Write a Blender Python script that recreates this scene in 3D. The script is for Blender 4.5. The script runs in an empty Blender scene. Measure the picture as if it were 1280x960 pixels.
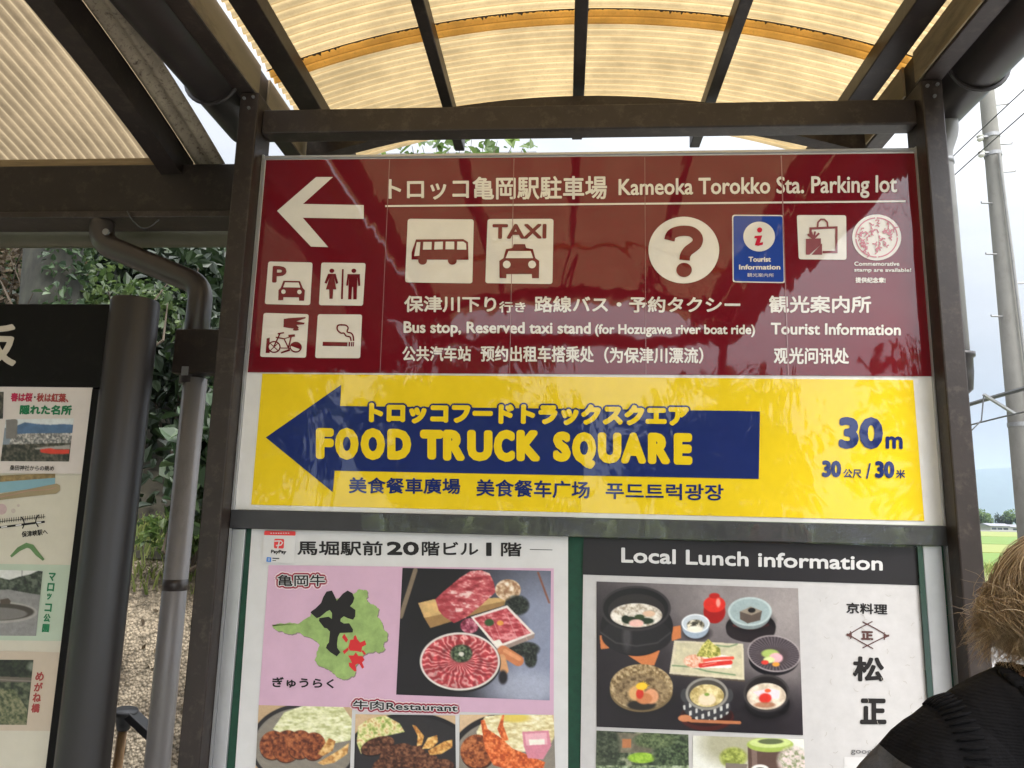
import bpy, bmesh, math, random
import numpy as np
from mathutils import Vector, Matrix
random.seed(7); np.random.seed(7)
SC = bpy.context.scene
COL = SC.collection
R_ = math.radians

# ---------------------------------------------------------------- camera
PIT, YAW, ROL = 0.17491785, 0.07291189, 0.02285135
FPX = 923.0                                    # focal length in photo pixels (1280 wide)
CAM = np.array([-0.0352, -1.925, 1.60])
_f = np.array([-math.sin(YAW)*math.cos(PIT), math.cos(YAW)*math.cos(PIT), math.sin(PIT)])
_r = np.array([math.cos(YAW), math.sin(YAW), 0.0]); _u = np.cross(_r, _f)
_r, _u = math.cos(ROL)*_r + math.sin(ROL)*_u, -math.sin(ROL)*_r + math.cos(ROL)*_u
cd = bpy.data.cameras.new('camera'); cam = bpy.data.objects.new('camera', cd); COL.objects.link(cam)
cd.sensor_width = 36; cd.lens = FPX/1280*36; cd.clip_start = 0.05; cd.clip_end = 20000
cam.matrix_world = Matrix([[_r[0], _u[0], -_f[0], CAM[0]], [_r[1], _u[1], -_f[1], CAM[1]], [_r[2], _u[2], -_f[2], CAM[2]], [0, 0, 0, 1]])
SC.camera = cam

# ---------------------------------------------------------------- sky, sun, exposure
SUN_EL, SUN_AZ = R_(58), R_(140)               # azimuth clockwise from +Y (behind the camera, to the right)
wd = bpy.data.worlds.new('World'); SC.world = wd; wd.use_nodes = True
nt = wd.node_tree; bg = nt.nodes['Background']; bg.inputs['Strength'].default_value = 0.12
sky = nt.nodes.new('ShaderNodeTexSky'); sky.sky_type = 'NISHITA'; sky.sun_disc = False
sky.sun_elevation = SUN_EL; sky.sun_rotation = SUN_AZ; sky.air_density = 1.2; sky.dust_density = 2.0
tc = nt.nodes.new('ShaderNodeTexCoord'); mp = nt.nodes.new('ShaderNodeMapping'); mp.inputs['Scale'].default_value = (1, 1, 2.2)
nz = nt.nodes.new('ShaderNodeTexNoise'); nz.inputs['Scale'].default_value = 3.2; nz.inputs['Detail'].default_value = 9; nz.inputs['Roughness'].default_value = .55
rp = nt.nodes.new('ShaderNodeValToRGB')
rp.color_ramp.elements[0].position = .30; rp.color_ramp.elements[0].color = (6.5, 6.75, 7.2, 1)
rp.color_ramp.elements[1].position = .62; rp.color_ramp.elements[1].color = (9.0, 9.0, 9.2, 1)
mx = nt.nodes.new('ShaderNodeMix'); mx.data_type = 'RGBA'; mx.inputs['Factor'].default_value = .96
nt.links.new(tc.outputs['Generated'], mp.inputs[0]); nt.links.new(mp.outputs[0], nz.inputs['Vector'])
nt.links.new(nz.outputs['Fac'], rp.inputs[0]); nt.links.new(sky.outputs[0], mx.inputs['A']); nt.links.new(rp.outputs[0], mx.inputs['B'])
sx_ = nt.nodes.new('ShaderNodeSeparateXYZ'); nt.links.new(tc.outputs['Generated'], sx_.inputs[0])
def wmath(op, a, b):
    n = nt.nodes.new('ShaderNodeMath'); n.operation = op
    for i, v in enumerate((a, b)):
        if isinstance(v, (int, float)): n.inputs[i].default_value = v
        else: nt.links.new(v, n.inputs[i])
    return n.outputs[0]
dt = nt.nodes.new('ShaderNodeVectorMath'); dt.operation = 'DOT_PRODUCT'; nt.links.new(tc.outputs['Generated'], dt.inputs[0])
dt.inputs[1].default_value = (math.sin(SUN_AZ)*math.cos(SUN_EL), math.cos(SUN_AZ)*math.cos(SUN_EL), math.sin(SUN_EL))
glow = wmath('POWER', wmath('MAXIMUM', wmath('ADD', wmath('MULTIPLY', dt.outputs['Value'], .8), .2), 0), 3.0)
gain = wmath('ADD', wmath('ADD', wmath('MULTIPLY', wmath('MAXIMUM', sx_.outputs['Z'], 0), .55), .10), wmath('MULTIPLY', glow, 2.6))
sc_ = nt.nodes.new('ShaderNodeVectorMath'); sc_.operation = 'SCALE'; nt.links.new(mx.outputs['Result'], sc_.inputs[0]); nt.links.new(gain, sc_.inputs['Scale'])
nt.links.new(sc_.outputs[0], bg.inputs['Color'])
sl = bpy.data.lights.new('sun', 'SUN'); sl.energy = 1.25; sl.angle = R_(24); sl.color = (1, .93, .85)
so = bpy.data.objects.new('sun', sl); COL.objects.link(so)
_sd = Vector((math.sin(SUN_AZ)*math.cos(SUN_EL), math.cos(SUN_AZ)*math.cos(SUN_EL), math.sin(SUN_EL)))
so.rotation_euler = _sd.to_track_quat('Z', 'Y').to_euler(); so.location = (3, -6, 8)
vs = SC.view_settings; vs.view_transform = 'Standard'; vs.look = 'None'; vs.gamma = 1; vs.exposure = 1.5; vs.use_curve_mapping = False
SC.cycles.max_bounces = 10; SC.cycles.diffuse_bounces = 5; SC.cycles.transmission_bounces = 6; SC.cycles.transparent_max_bounces = 12
SC.cycles.use_denoising = True

# ---------------------------------------------------------------- helpers
def ray(x, y): return _f + (x-640)/FPX*_r - (y-480)/FPX*_u
def at(x, y, Y):                               # the point of the upright plane Y that the photo shows at pixel (x, y)
    d = ray(x, y); return CAM + d*((Y-CAM[1])/d[1])
def atn(P, Y):
    P = np.asarray(P, float)
    d = _f[None] + ((P[:, 0]-640)/FPX)[:, None]*_r[None] - ((P[:, 1]-480)/FPX)[:, None]*_u[None]
    Yv = np.broadcast_to(np.asarray(Y, float), (len(P),))
    return CAM[None] + d*((Yv-CAM[1])/d[:, 1])[:, None]
def Z(ox, oy, s): return lambda pts: [(ox+x/s, oy+y/s) for x, y in pts]
def lin(r, g, b): return tuple(((c/255)/12.92 if c/255 <= .04045 else ((c/255+.055)/1.055)**2.4) for c in (r, g, b))

WL = {}
def thing(name, label, cat, loc=(0, 0, 0), group=None):
    o = bpy.data.objects.new(name, None); COL.objects.link(o); o.location = loc; o.empty_display_size = .05
    o['label'] = label; o['category'] = cat
    if group: o['group'] = group
    WL[o.name] = Vector(loc); return o
def tag(o, label, cat, group=None):
    o['label'] = label; o['category'] = cat
    if group: o['group'] = group
    return o
def kind(o, k): o['kind'] = k; return o
def mobj(name, verts, faces, m, parent=None, smooth=False, loc=None, bevel=0, mats=None, fm=None):
    org = WL[parent.name] if parent is not None else Vector((0, 0, 0) if loc is None else tuple(loc))
    V = np.asarray(verts, float).reshape(-1, 3) - np.array(org)
    me = bpy.data.meshes.new(name); me.from_pydata(V.tolist(), [], [list(f) for f in faces])
    for x in (mats or [m]): me.materials.append(x)
    if fm is not None: me.polygons.foreach_set('material_index', fm)
    if smooth: me.polygons.foreach_set('use_smooth', [True]*len(me.polygons))
    me.update()
    o = bpy.data.objects.new(name, me); COL.objects.link(o)
    if parent is not None: o.parent = parent
    else: o.location = org
    WL[o.name] = org
    if bevel:
        b = o.modifiers.new('bevel', 'BEVEL'); b.width = bevel; b.segments = 2; b.limit_method = 'ANGLE'
    return o
class MB:
    def __init__(s): s.v = []; s.f = []
    def add(s, v, f):
        n = len(s.v); s.v += [tuple(p) for p in v]; s.f += [tuple(i+n for i in q) for q in f]; return s
    def box(s, x0, x1, y0, y1, z0, z1):
        v = [(x, y, z) for x in (x0, x1) for y in (y0, y1) for z in (z0, z1)]
        return s.add(v, [(0, 1, 3, 2), (4, 6, 7, 5), (0, 4, 5, 1), (2, 3, 7, 6), (0, 2, 6, 4), (1, 5, 7, 3)])
    def bar(s, a, b, w, h, up=(0, 0, 1)):      # box between two points
        a = np.array(a, float); b = np.array(b, float); d = b-a; d /= np.linalg.norm(d)
        sd = np.cross(d, up); sd /= np.linalg.norm(sd); u = np.cross(sd, d)
        v = [p+sd*i*w/2+u*j*h/2 for p in (a, b) for i, j in ((-1, -1), (1, -1), (1, 1), (-1, 1))]
        return s.add(v, [(3, 2, 1, 0), (4, 5, 6, 7), (0, 1, 5, 4), (1, 2, 6, 5), (2, 3, 7, 6), (3, 0, 4, 7)])
    def tube(s, P, r, seg=12, cap=True):
        P = np.array(P, float); n = len(P); rr = np.broadcast_to(np.array(r, float), (n,))
        T = np.gradient(P, axis=0); T /= np.linalg.norm(T, axis=1)[:, None]+1e-12
        up = np.array([0, 0, 1.]) if abs(T[0, 2]) < .9 else np.array([0, 1., 0])
        nrm = np.cross(T[0], up); nrm /= np.linalg.norm(nrm); v = []
        for i in range(n):
            nrm = nrm-T[i]*(nrm@T[i]); nrm /= np.linalg.norm(nrm); b = np.cross(T[i], nrm)
            for k in range(seg):
                a = 2*math.pi*k/seg; v.append(P[i]+rr[i]*(math.cos(a)*nrm+math.sin(a)*b))
        f = [(i*seg+k, i*seg+(k+1) % seg, (i+1)*seg+(k+1) % seg, (i+1)*seg+k) for i in range(n-1) for k in range(seg)]
        if cap: f += [tuple(range(seg))[::-1], tuple((n-1)*seg+k for k in range(seg))]
        return s.add(v, f)
    def grid(s, G):                            # (rows, cols, 3)
        G = np.asarray(G); a, b = G.shape[:2]
        return s.add(G.reshape(-1, 3), [(i*b+j, i*b+j+1, (i+1)*b+j+1, (i+1)*b+j) for i in range(a-1) for j in range(b-1)])
    def build(s, name, m, parent=None, **k): return mobj(name, s.v, s.f, m, parent, **k)
def rounded(pts, r, n=7):                      # path with rounded corners
    pts = [np.array(p, float) for p in pts]; out = [pts[0]]
    for a, b, c in zip(pts, pts[1:], pts[2:]):
        da = (a-b)/np.linalg.norm(a-b); dc = (c-b)/np.linalg.norm(c-b)
        p, q = b+da*r, b+dc*r
        for t in np.linspace(0, 1, n): out.append((1-t)**2*p+2*t*(1-t)*b+t*t*q)
    return out+[pts[-1]]

# ---------------------------------------------------------------- materials
def nodes(name):
    m = bpy.data.materials.new(name); m.use_nodes = True; t = m.node_tree
    return m, t, t.nodes['Principled BSDF']
def mat(name, c, rough=.5, var=.15, scale=8., detail=6, coat=0, metal=0, bump=0, bscale=60, spec=.5, stretch=(1, 1, 1), rvar=.1, coatior=1.5, dirt=None):
    m, t, p = nodes(name); L = t.links.new
    tc = t.nodes.new('ShaderNodeTexCoord'); mp = t.nodes.new('ShaderNodeMapping'); mp.inputs['Scale'].default_value = stretch
    L(tc.outputs['Object'], mp.inputs[0])
    n = t.nodes.new('ShaderNodeTexNoise'); n.inputs['Scale'].default_value = scale; n.inputs['Detail'].default_value = detail; n.inputs['Roughness'].default_value = .65
    L(mp.outputs[0], n.inputs['Vector'])
    r = t.nodes.new('ShaderNodeValToRGB'); e = r.color_ramp.elements
    e[0].position = .3; e[1].position = .7
    e[0].color = tuple(x*(1-var) for x in c)+(1,); e[1].color = tuple(min(1, x*(1+var)) for x in c)+(1,)
    L(n.outputs['Fac'], r.inputs[0]); out = r.outputs[0]
    if dirt:                                   # (colour, amount, scale) blotches
        n2 = t.nodes.new('ShaderNodeTexNoise'); n2.inputs['Scale'].default_value = dirt[2]; n2.inputs['Detail'].default_value = 10; n2.inputs['Roughness'].default_value = .75
        L(mp.outputs[0], n2.inputs['Vector'])
        r2 = t.nodes.new('ShaderNodeValToRGB'); r2.color_ramp.elements[0].position = .52; r2.color_ramp.elements[1].position = .66
        r2.color_ramp.elements[0].color = (0, 0, 0, 1); r2.color_ramp.elements[1].color = (dirt[1],)*3+(1,)
        L(n2.outputs['Fac'], r2.inputs[0])
        mm = t.nodes.new('ShaderNodeMix'); mm.data_type = 'RGBA'; mm.inputs['B'].default_value = tuple(dirt[0])+(1,)
        L(r2.outputs[0], mm.inputs['Factor']); L(out, mm.inputs['A']); out = mm.outputs['Result']
    L(out, p.inputs['Base Color'])
    mr = t.nodes.new('ShaderNodeMapRange'); mr.inputs['To Min'].default_value = max(.02, rough-rvar); mr.inputs['To Max'].default_value = min(1, rough+rvar)
    L(n.outputs['Fac'], mr.inputs['Value']); L(mr.outputs[0], p.inputs['Roughness'])
    p.inputs['Metallic'].default_value = metal; p.inputs['Specular IOR Level'].default_value = spec
    if coat: p.inputs['Coat Weight'].default_value = coat; p.inputs['Coat Roughness'].default_value = .04; p.inputs['Coat IOR'].default_value = coatior
    if bump:
        b = t.nodes.new('ShaderNodeBump'); b.inputs['Strength'].default_value = bump; b.inputs['Distance'].default_value = .004
        n3 = t.nodes.new('ShaderNodeTexNoise'); n3.inputs['Scale'].default_value = bscale; n3.inputs['Detail'].default_value = 5
        L(mp.outputs[0], n3.inputs['Vector']); L(n3.outputs['Fac'], b.inputs['Height']); L(b.outputs[0], p.inputs['Normal'])
    return m
def film_normal(t, p, L):                      # the wrinkles of the clear laminate over the signs, in metres of the sign
    g = t.nodes.new('ShaderNodeNewGeometry'); mp = t.nodes.new('ShaderNodeMapping'); mp.inputs['Scale'].default_value = (3.4, 1, 1.5)
    n = t.nodes.new('ShaderNodeTexNoise'); n.inputs['Scale'].default_value = 1.6; n.inputs['Detail'].default_value = 3; n.inputs['Roughness'].default_value = .5
    n.inputs['Distortion'].default_value = .6
    L(g.outputs['Position'], mp.inputs[0]); L(mp.outputs[0], n.inputs['Vector'])
    b = t.nodes.new('ShaderNodeBump'); b.inputs['Strength'].default_value = .25; b.inputs['Distance'].default_value = .010
    L(n.outputs['Fac'], b.inputs['Height']); L(b.outputs[0], p.inputs['Coat Normal'])
def ink(name, c, film=True, rough=.45, var=.05):
    m = mat(name, c, rough, var, 14, coat=0, spec=0 if film else .3); t = m.node_tree; p = t.nodes['Principled BSDF']
    if film:
        p.inputs['Coat Weight'].default_value = 1; p.inputs['Coat IOR'].default_value = 1.56; p.inputs['Coat Roughness'].default_value = .03
        film_normal(t, p, t.links.new)
    return m
M = {}
M['steel'] = mat('brown_painted_steel', (.026, .0185, .0155), .42, .25, 9, spec=.35, dirt=((.085, .066, .052), .5, 26), bump=.08, bscale=90)
M['steel_d'] = mat('dark_brown_steel', (.018, .0130, .0108), .45, .25, 7, spec=.3, dirt=((.06, .046, .034), .5, 20), bump=.08)
M['gutter'] = mat('gutter_brown_pvc', (.020, .0165, .0155), .38, .12, 5, spec=.4, dirt=((.045, .038, .032), .3, 18))
M['pipe_b'] = mat('pipe_brown', (.038, .030, .027), .36, .15, 9)
M['pipe_g'] = mat('pipe_grey', (.20, .185, .18), .34, .16, 6, dirt=((.10, .09, .08), .5, 12), stretch=(1, 1, .35))
M['pipe_w'] = mat('pipe_pale_grey', (.20, .195, .185), .5, .12, 6, dirt=((.11, .11, .10), .5, 9))
M['beam_facing'] = mat('aged_lit_tan_facing', (.22, .165, .095), .7, .25, 7, stretch=(1, .25, 1), bump=.2, dirt=((.06, .04, .025), .6, 9))
M['timber'] = mat('weathered_timber', (.21, .145, .075), .75, .3, 20, stretch=(.3, 4, 4), bump=.2)
M['alu'] = mat('aluminium_frame', (.46, .46, .47), .35, .08, 10, metal=.6)
M['rail'] = mat('dark_rail', (.030, .029, .032), .5, .2, 12)
M['felt'] = mat('green_felt', (.012, .055, .032), .9, .2, 60)
M['panel'] = ink('white_panel', (.74, .72, .69))
M['black'] = mat('satin_black', (.004, .0034, .0032), .5, .15, 8, spec=.12, dirt=((.02, .018, .016), .25, 25))
M['blackpost'] = mat('black_brown_post', (.013, .0105, .0100), .42, .05, 6, spec=.5, rvar=.02, dirt=((.022, .019, .017), .12, 25))
M['iron'] = mat('dark_iron', (.03, .03, .032), .5, .3, 20)
M['wood'] = mat('tool_handle_wood', (.30, .17, .07), .5, .3, 18, stretch=(6, 6, .6))
M['concrete'] = mat('pole_concrete', (.17, .163, .145), .85, .14, 5, dirt=((.12, .11, .095), .5, 7), bump=.2, stretch=(1, 1, .5))
M['galv'] = mat('galvanised', (.22, .22, .22), .45, .15, 20, metal=.5)
M['wire'] = mat('cable_black', (.06, .06, .06), .6, .1, 5)
# ---------------------------------------------------------------- ground, fields, hills
def terrain_mat():
    m, t, p = nodes('ground_earth'); L = t.links.new
    g = t.nodes.new('ShaderNodeNewGeometry'); n = t.nodes.new('ShaderNodeTexNoise'); n.inputs['Scale'].default_value = .05; n.inputs['Detail'].default_value = 9
    L(g.outputs['Position'], n.inputs['Vector']); r = t.nodes.new('ShaderNodeValToRGB')
    r.color_ramp.elements[0].position = .35; r.color_ramp.elements[0].color = (.10, .15, .03, 1)
    r.color_ramp.elements[1].position = .65; r.color_ramp.elements[1].color = (.20, .24, .06, 1)
    L(n.outputs['Fac'], r.inputs[0]); L(r.outputs[0], p.inputs['Base Color']); p.inputs['Roughness'].default_value = .95
    return m
kind(MB().box(-6000, 6000, -6000, 9000, -.5, -.012).build('ground', terrain_mat()), 'structure')
M['paving'] = mat('pale_gravel_paving', (.235, .228, .218), .9, .4, 40, detail=10, bump=.5, bscale=120)
kind(MB().box(-9, 14, -14, 13, -.2, 0).build('pavement', M['paving']), 'structure')
# rice fields in strips
def field_mat(name, a, b):
    m, t, p = nodes(name); L = t.links.new
    g = t.nodes.new('ShaderNodeNewGeometry'); mp = t.nodes.new('ShaderNodeMapping'); mp.inputs['Scale'].default_value = (.25, 1.6, 1)
    n = t.nodes.new('ShaderNodeTexNoise'); n.inputs['Scale'].default_value = .9; n.inputs['Detail'].default_value = 8
    L(g.outputs['Position'], mp.inputs[0]); L(mp.outputs[0], n.inputs['Vector']); r = t.nodes.new('ShaderNodeValToRGB')
    r.color_ramp.elements[0].position = .3; r.color_ramp.elements[0].color = a+(1,); r.color_ramp.elements[1].position = .7; r.color_ramp.elements[1].color = b+(1,)
    L(n.outputs['Fac'], r.inputs[0]); L(r.outputs[0], p.inputs['Base Color']); p.inputs['Roughness'].default_value = .9
    return m
F1 = field_mat('rice_green', (.06, .115, .011), (.105, .165, .022)); F2 = field_mat('rice_yellow', (.115, .145, .025), (.175, .19, .05)); F3 = field_mat('meadow', (.075, .10, .017), (.15, .155, .045))
for nm, y0, y1, fm, h in (('grass_verge', 15, 27, F3, .05), ('rice_field', 28, 42, F1, .10), ('rice_field', 43, 62, F2, .10), ('rice_field', 63, 108, F1, .10), ('rice_field', 110, 195, F2, .10)):
    kind(MB().box(-60, 260, y0, y1, -.012, h).build(nm, fm), 'structure')
kind(MB().box(-80, 400, 196, 203, -.012, .35).build('far_road', M['paving']), 'structure')
# grassy tufts on the verge
def tufts(name, n, xr, yr, z, h, m, zf=None):
    V = []; F = []
    for i in range(n):
        x = random.uniform(*xr); y = random.uniform(*yr); zz = zf(x, y) if zf else z; a = random.uniform(0, 6.28); hh = h*random.uniform(.5, 1.3)
        dx, dy = math.cos(a), math.sin(a); w = hh*.05+.002; k = len(V); lx = random.uniform(-.5, .5)*hh; ly = random.uniform(-.5, .5)*hh
        V += [(x-dx*w, y-dy*w, zz), (x+dx*w, y+dy*w, zz), (x+dx*w*.7+lx*.4, y+dy*w*.7+ly*.4, zz+hh*.6), (x-dx*w*.7+lx*.4, y-dy*w*.7+ly*.4, zz+hh*.6), (x+lx, y+ly, zz+hh)]
        F += [(k, k+1, k+2, k+3), (k+3, k+2, k+4)]
    return kind(mobj(name, V, F, m), 'stuff')
def leaf_mat(name, dark, light, trans=.35, rough=.5):
    m, t, p = nodes(name); L = t.links.new; g = t.nodes.new('ShaderNodeNewGeometry')
    r = t.nodes.new('ShaderNodeValToRGB'); e = r.color_ramp.elements; e[0].color = dark+(1,); e[1].color = light+(1,)
    mid = r.color_ramp.elements.new(.55); mid.color = tuple((a*1.2+b*.8)/2 for a, b in zip(dark, light))+(1,)
    L(g.outputs['Random Per Island'], r.inputs[0]); L(r.outputs[0], p.inputs['Base Color']); p.inputs['Roughness'].default_value = rough
    tr = t.nodes.new('ShaderNodeBsdfTranslucent'); mm = t.nodes.new('ShaderNodeMixShader'); mm.inputs[0].default_value = trans
    hs = t.nodes.new('ShaderNodeHueSaturation'); hs.inputs['Value'].default_value = 1.5; L(r.outputs[0], hs.inputs['Color']); L(hs.outputs[0], tr.inputs[0])
    L(p.outputs[0], mm.inputs[1]); L(tr.outputs[0], mm.inputs[2]); L(mm.outputs[0], t.nodes['Material Output'].inputs[0])
    return m
LF = {'ivy': leaf_mat('ivy_leaf', (.013, .030, .011), (.056, .092, .036), .25, .5), 'fresh': leaf_mat('fresh_leaf', (.045, .085, .02), (.15, .21, .06), .45, .45),
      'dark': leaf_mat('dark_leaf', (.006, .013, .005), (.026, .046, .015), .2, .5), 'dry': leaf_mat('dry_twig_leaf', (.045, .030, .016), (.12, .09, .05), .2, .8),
      'mid': leaf_mat('mid_leaf', (.022, .045, .012), (.095, .135, .04), .4, .5), 'grass': leaf_mat('grass_blade', (.07, .11, .02), (.26, .28, .09), .4, .7)}
M['bark'] = mat('bark_grey', (.026, .026, .019), .95, .75, 16, stretch=(1, 1, .4), bump=.6, bscale=30, dirt=((.03, .035, .022), .8, 7))
M['bark_d'] = mat('bark_dark', (.06, .045, .03), .9, .35, 14, bump=.5)
def leaves(P, size, up=.5, nrm=None):          # folded two-quad leaves at points P
    n = len(P); P = np.asarray(P, float); S = np.asarray(size)*np.random.uniform(.38, 1.3, n)
    d = np.random.normal(0, 1, (n, 3)); d[:, 2] -= .35
    if nrm is not None: d += nrm
    d /= np.linalg.norm(d, axis=1)[:, None]
    u = np.random.normal(0, .7, (n, 3)); u[:, 2] += up*2; u[:, 1] -= up
    sd = np.cross(d, u); sd /= np.linalg.norm(sd, axis=1)[:, None]+1e-9; nn = np.cross(sd, d)
    S = S[:, None]; w = np.random.uniform(.26, .38, (n, 1))
    b = P; t = P+d*S-nn*S*.12
    l1 = P+d*S*.28+sd*S*w+nn*S*.10; l2 = P+d*S*.66+sd*S*w*.72+nn*S*.06
    r1 = P+d*S*.28-sd*S*w+nn*S*.10; r2 = P+d*S*.66-sd*S*w*.72+nn*S*.06
    V = np.stack([b, l1, l2, t, r2, r1], 1).reshape(-1, 3); k = np.arange(n)[:, None]*6
    F = np.concatenate([k+np.array([[0, 1, 2, 3]]), k+np.array([[0, 3, 4, 5]])], 0)
    return V, F.tolist()
def blob(n, c, r, clump=10, fill=.5):
    C = []
    while len(C) < clump:
        q = np.random.normal(0, 1, 3); q /= np.linalg.norm(q); C.append(q*random.uniform(fill, 1.0))
    C = np.array(C)*np.array(r)*.8+np.array(c); i = np.random.randint(0, clump, n)
    q = np.random.normal(0, 1, (n, 3)); q /= np.linalg.norm(q, axis=1)[:, None]; q *= np.random.uniform(.3, 1, (n, 1))**.5
    return C[i]+q*np.array(r)*np.random.uniform(.28, .5, clump)[i][:, None]
def bush(label, c, r, n, size, m, group=None, name='leafy_shrub', clump=12, stems=5, cat='shrub'):
    t = thing(name, label, cat, (c[0], c[1], c[2]-r[2]*1.1), group)
    P = blob(n, c, r, clump); V, F = leaves(P, size); mobj('foliage', V, F, LF[m], t)
    s = MB()
    for i in range(stems):
        a = random.uniform(0, 6.28); e = np.array(c)+np.array([math.cos(a)*r[0]*.6, math.sin(a)*r[1]*.6, random.uniform(.1, .7)*r[2]])
        b = np.array([c[0]+random.uniform(-.06, .06), c[1]+random.uniform(-.06, .06), c[2]-r[2]*1.1]); mid = (b+e)/2+np.random.normal(0, .05, 3)
        s.tube([b, mid, e], [.012, .008, .004], 6)
    s.build('stem', M['bark_d'], t); return t
def tree(label, base, h, crown, n, size, m, tr=.12, group=None, name='broadleaf_tree', bark='bark_d', clump=22):
    t = thing(name, label, 'tree', base, group); b = np.array(base, float); s = MB()
    top = b+np.array([random.uniform(-.1, .1)*h*.3, random.uniform(-.1, .1)*h*.3, h*.72])
    s.tube([b, b+(top-b)*.35+np.array([.02*h, 0, 0]), b+(top-b)*.7, top], [tr*1.25, tr, tr*.7, tr*.35], 10)
    cc = b+np.array([0, 0, h-crown[2]*.9])
    for i in range(9):
        a = i*2.4+random.random(); e = cc+np.array([math.cos(a)*crown[0]*.7, math.sin(a)*crown[1]*.7, random.uniform(-.5, .5)*crown[2]]); st = b+(top-b)*random.uniform(.4, .9)
        s.tube([st, (st+e)/2+np.array([0, 0, .05*h]), e], [tr*.4, tr*.25, tr*.08], 6)
    s.build('trunk', M[bark], t, smooth=True)
    V, F = leaves(blob(n, cc, crown, clump, .35), size); mobj('crown', V, F, LF[m], t); return t

# ---- the stony embankment and hillside on the left, behind the boards
def emb_mat():
    m, t, p = nodes('washed_stone_concrete'); L = t.links.new; g = t.nodes.new('ShaderNodeNewGeometry')
    v = t.nodes.new('ShaderNodeTexVoronoi'); v.inputs['Scale'].default_value = 75; L(g.outputs['Position'], v.inputs['Vector'])
    n = t.nodes.new('ShaderNodeTexNoise'); n.inputs['Scale'].default_value = 5; n.inputs['Detail'].default_value = 9; L(g.outputs['Position'], n.inputs['Vector'])
    r = t.nodes.new('ShaderNodeValToRGB'); e = r.color_ramp.elements; e[0].position = .1; e[0].color = (.40, .345, .265, 1); e[1].position = .85; e[1].color = (.10, .085, .06, 1)
    v2 = t.nodes.new('ShaderNodeTexVoronoi'); v2.inputs['Scale'].default_value = 31; L(g.outputs['Position'], v2.inputs['Vector'])
    n5 = t.nodes.new('ShaderNodeTexNoise'); n5.inputs['Scale'].default_value = 16; n5.inputs['Detail'].default_value = 6; L(g.outputs['Position'], n5.inputs['Vector'])
    md = t.nodes.new('ShaderNodeMix'); mr5 = t.nodes.new('ShaderNodeMapRange'); mr5.inputs['From Min'].default_value = .42; mr5.inputs['From Max'].default_value = .58; L(n5.outputs['Fac'], mr5.inputs['Value']); L(mr5.outputs[0], md.inputs['Factor'])
    L(v.outputs['Distance'], md.inputs['A']); L(v2.outputs['Distance'], md.inputs['B']); L(md.outputs['Result'], r.inputs[0])
    r2 = t.nodes.new('ShaderNodeValToRGB'); e = r2.color_ramp.elements; e[0].position = .38; e[0].color = (.34, .30, .25, 1); e[1].position = .60; e[1].color = (1.05, 1.0, .92, 1)
    L(n.outputs['Fac'], r2.inputs[0]); mm = t.nodes.new('ShaderNodeMix'); mm.data_type = 'RGBA'; mm.blend_type = 'MULTIPLY'; mm.inputs['Factor'].default_value = 1
    L(r.outputs[0], mm.inputs['A']); L(r2.outputs[0], mm.inputs['B'])
    hs = t.nodes.new('ShaderNodeMix'); hs.data_type = 'RGBA'; hs.blend_type = 'OVERLAY'; hs.inputs['Factor'].default_value = .25
    L(mm.outputs['Result'], hs.inputs['A']); L(v.outputs['Color'], hs.inputs['B'])
    L(mm.outputs['Result'], p.inputs['Base Color']); p.inputs['Roughness'].default_value = .85
    b = t.nodes.new('ShaderNodeBump'); b.inputs['Strength'].default_value = .9; b.inputs['Distance'].default_value = .012; b.invert = True
    L(v.outputs['Distance'], b.inputs['Height']); L(b.outputs[0], p.inputs['Normal']); return m
def hillz(x, y):
    k = min(1, max(0, (.9-x)/2.2)); k = k*k*(3-2*k)
    return k*(1.36+max(0, y-1.75)*.42+.10*math.sin(x*2.1+y)+.06*math.sin(x*5+y*3))
G = [[(x, y, (0 if y < .85 else (y-.85)/.9*1.36)*min(1, max(0, (.9-x)/.6)) + .012*math.sin(x*9)*math.sin(y*13)-.02) for x in np.linspace(-9, .9, 60)] for y in np.linspace(.80, 1.75, 14)]
kind(MB().grid(G).build('embankment', emb_mat(), smooth=True), 'structure')
G = [[(x, y, hillz(x, y)-.015) for x in np.linspace(-16, .9, 60)] for y in np.linspace(1.74, 16, 40)]
kind(MB().grid(G).build('hillside', mat('leaf_litter', (.022, .019, .010), .95, .5, 12, bump=.5, bscale=40), smooth=True), 'structure')
tufts('bank_grass', 1900, (-2.7, -.9), (1.63, 2.05), 0, .075, LF['grass'], lambda x, y: (1.36*(y-.85)/.9 if y < 1.75 else hillz(x, y)))
for i in range(1): tufts('verge_grass', 5000, (13, 24), (15, 27), .05, .30, LF['grass'])
P = np.array([(x, y, (y-.85)/.9*1.36+.012) for x, y in zip(np.random.uniform(-2.6, -1.2, 150), np.random.uniform(1.0, 1.74, 150)**1.0)]); V, F = leaves(P, .035, 1.5); kind(mobj('fallen_leaves', V, F, LF['dry']), 'stuff')
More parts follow.
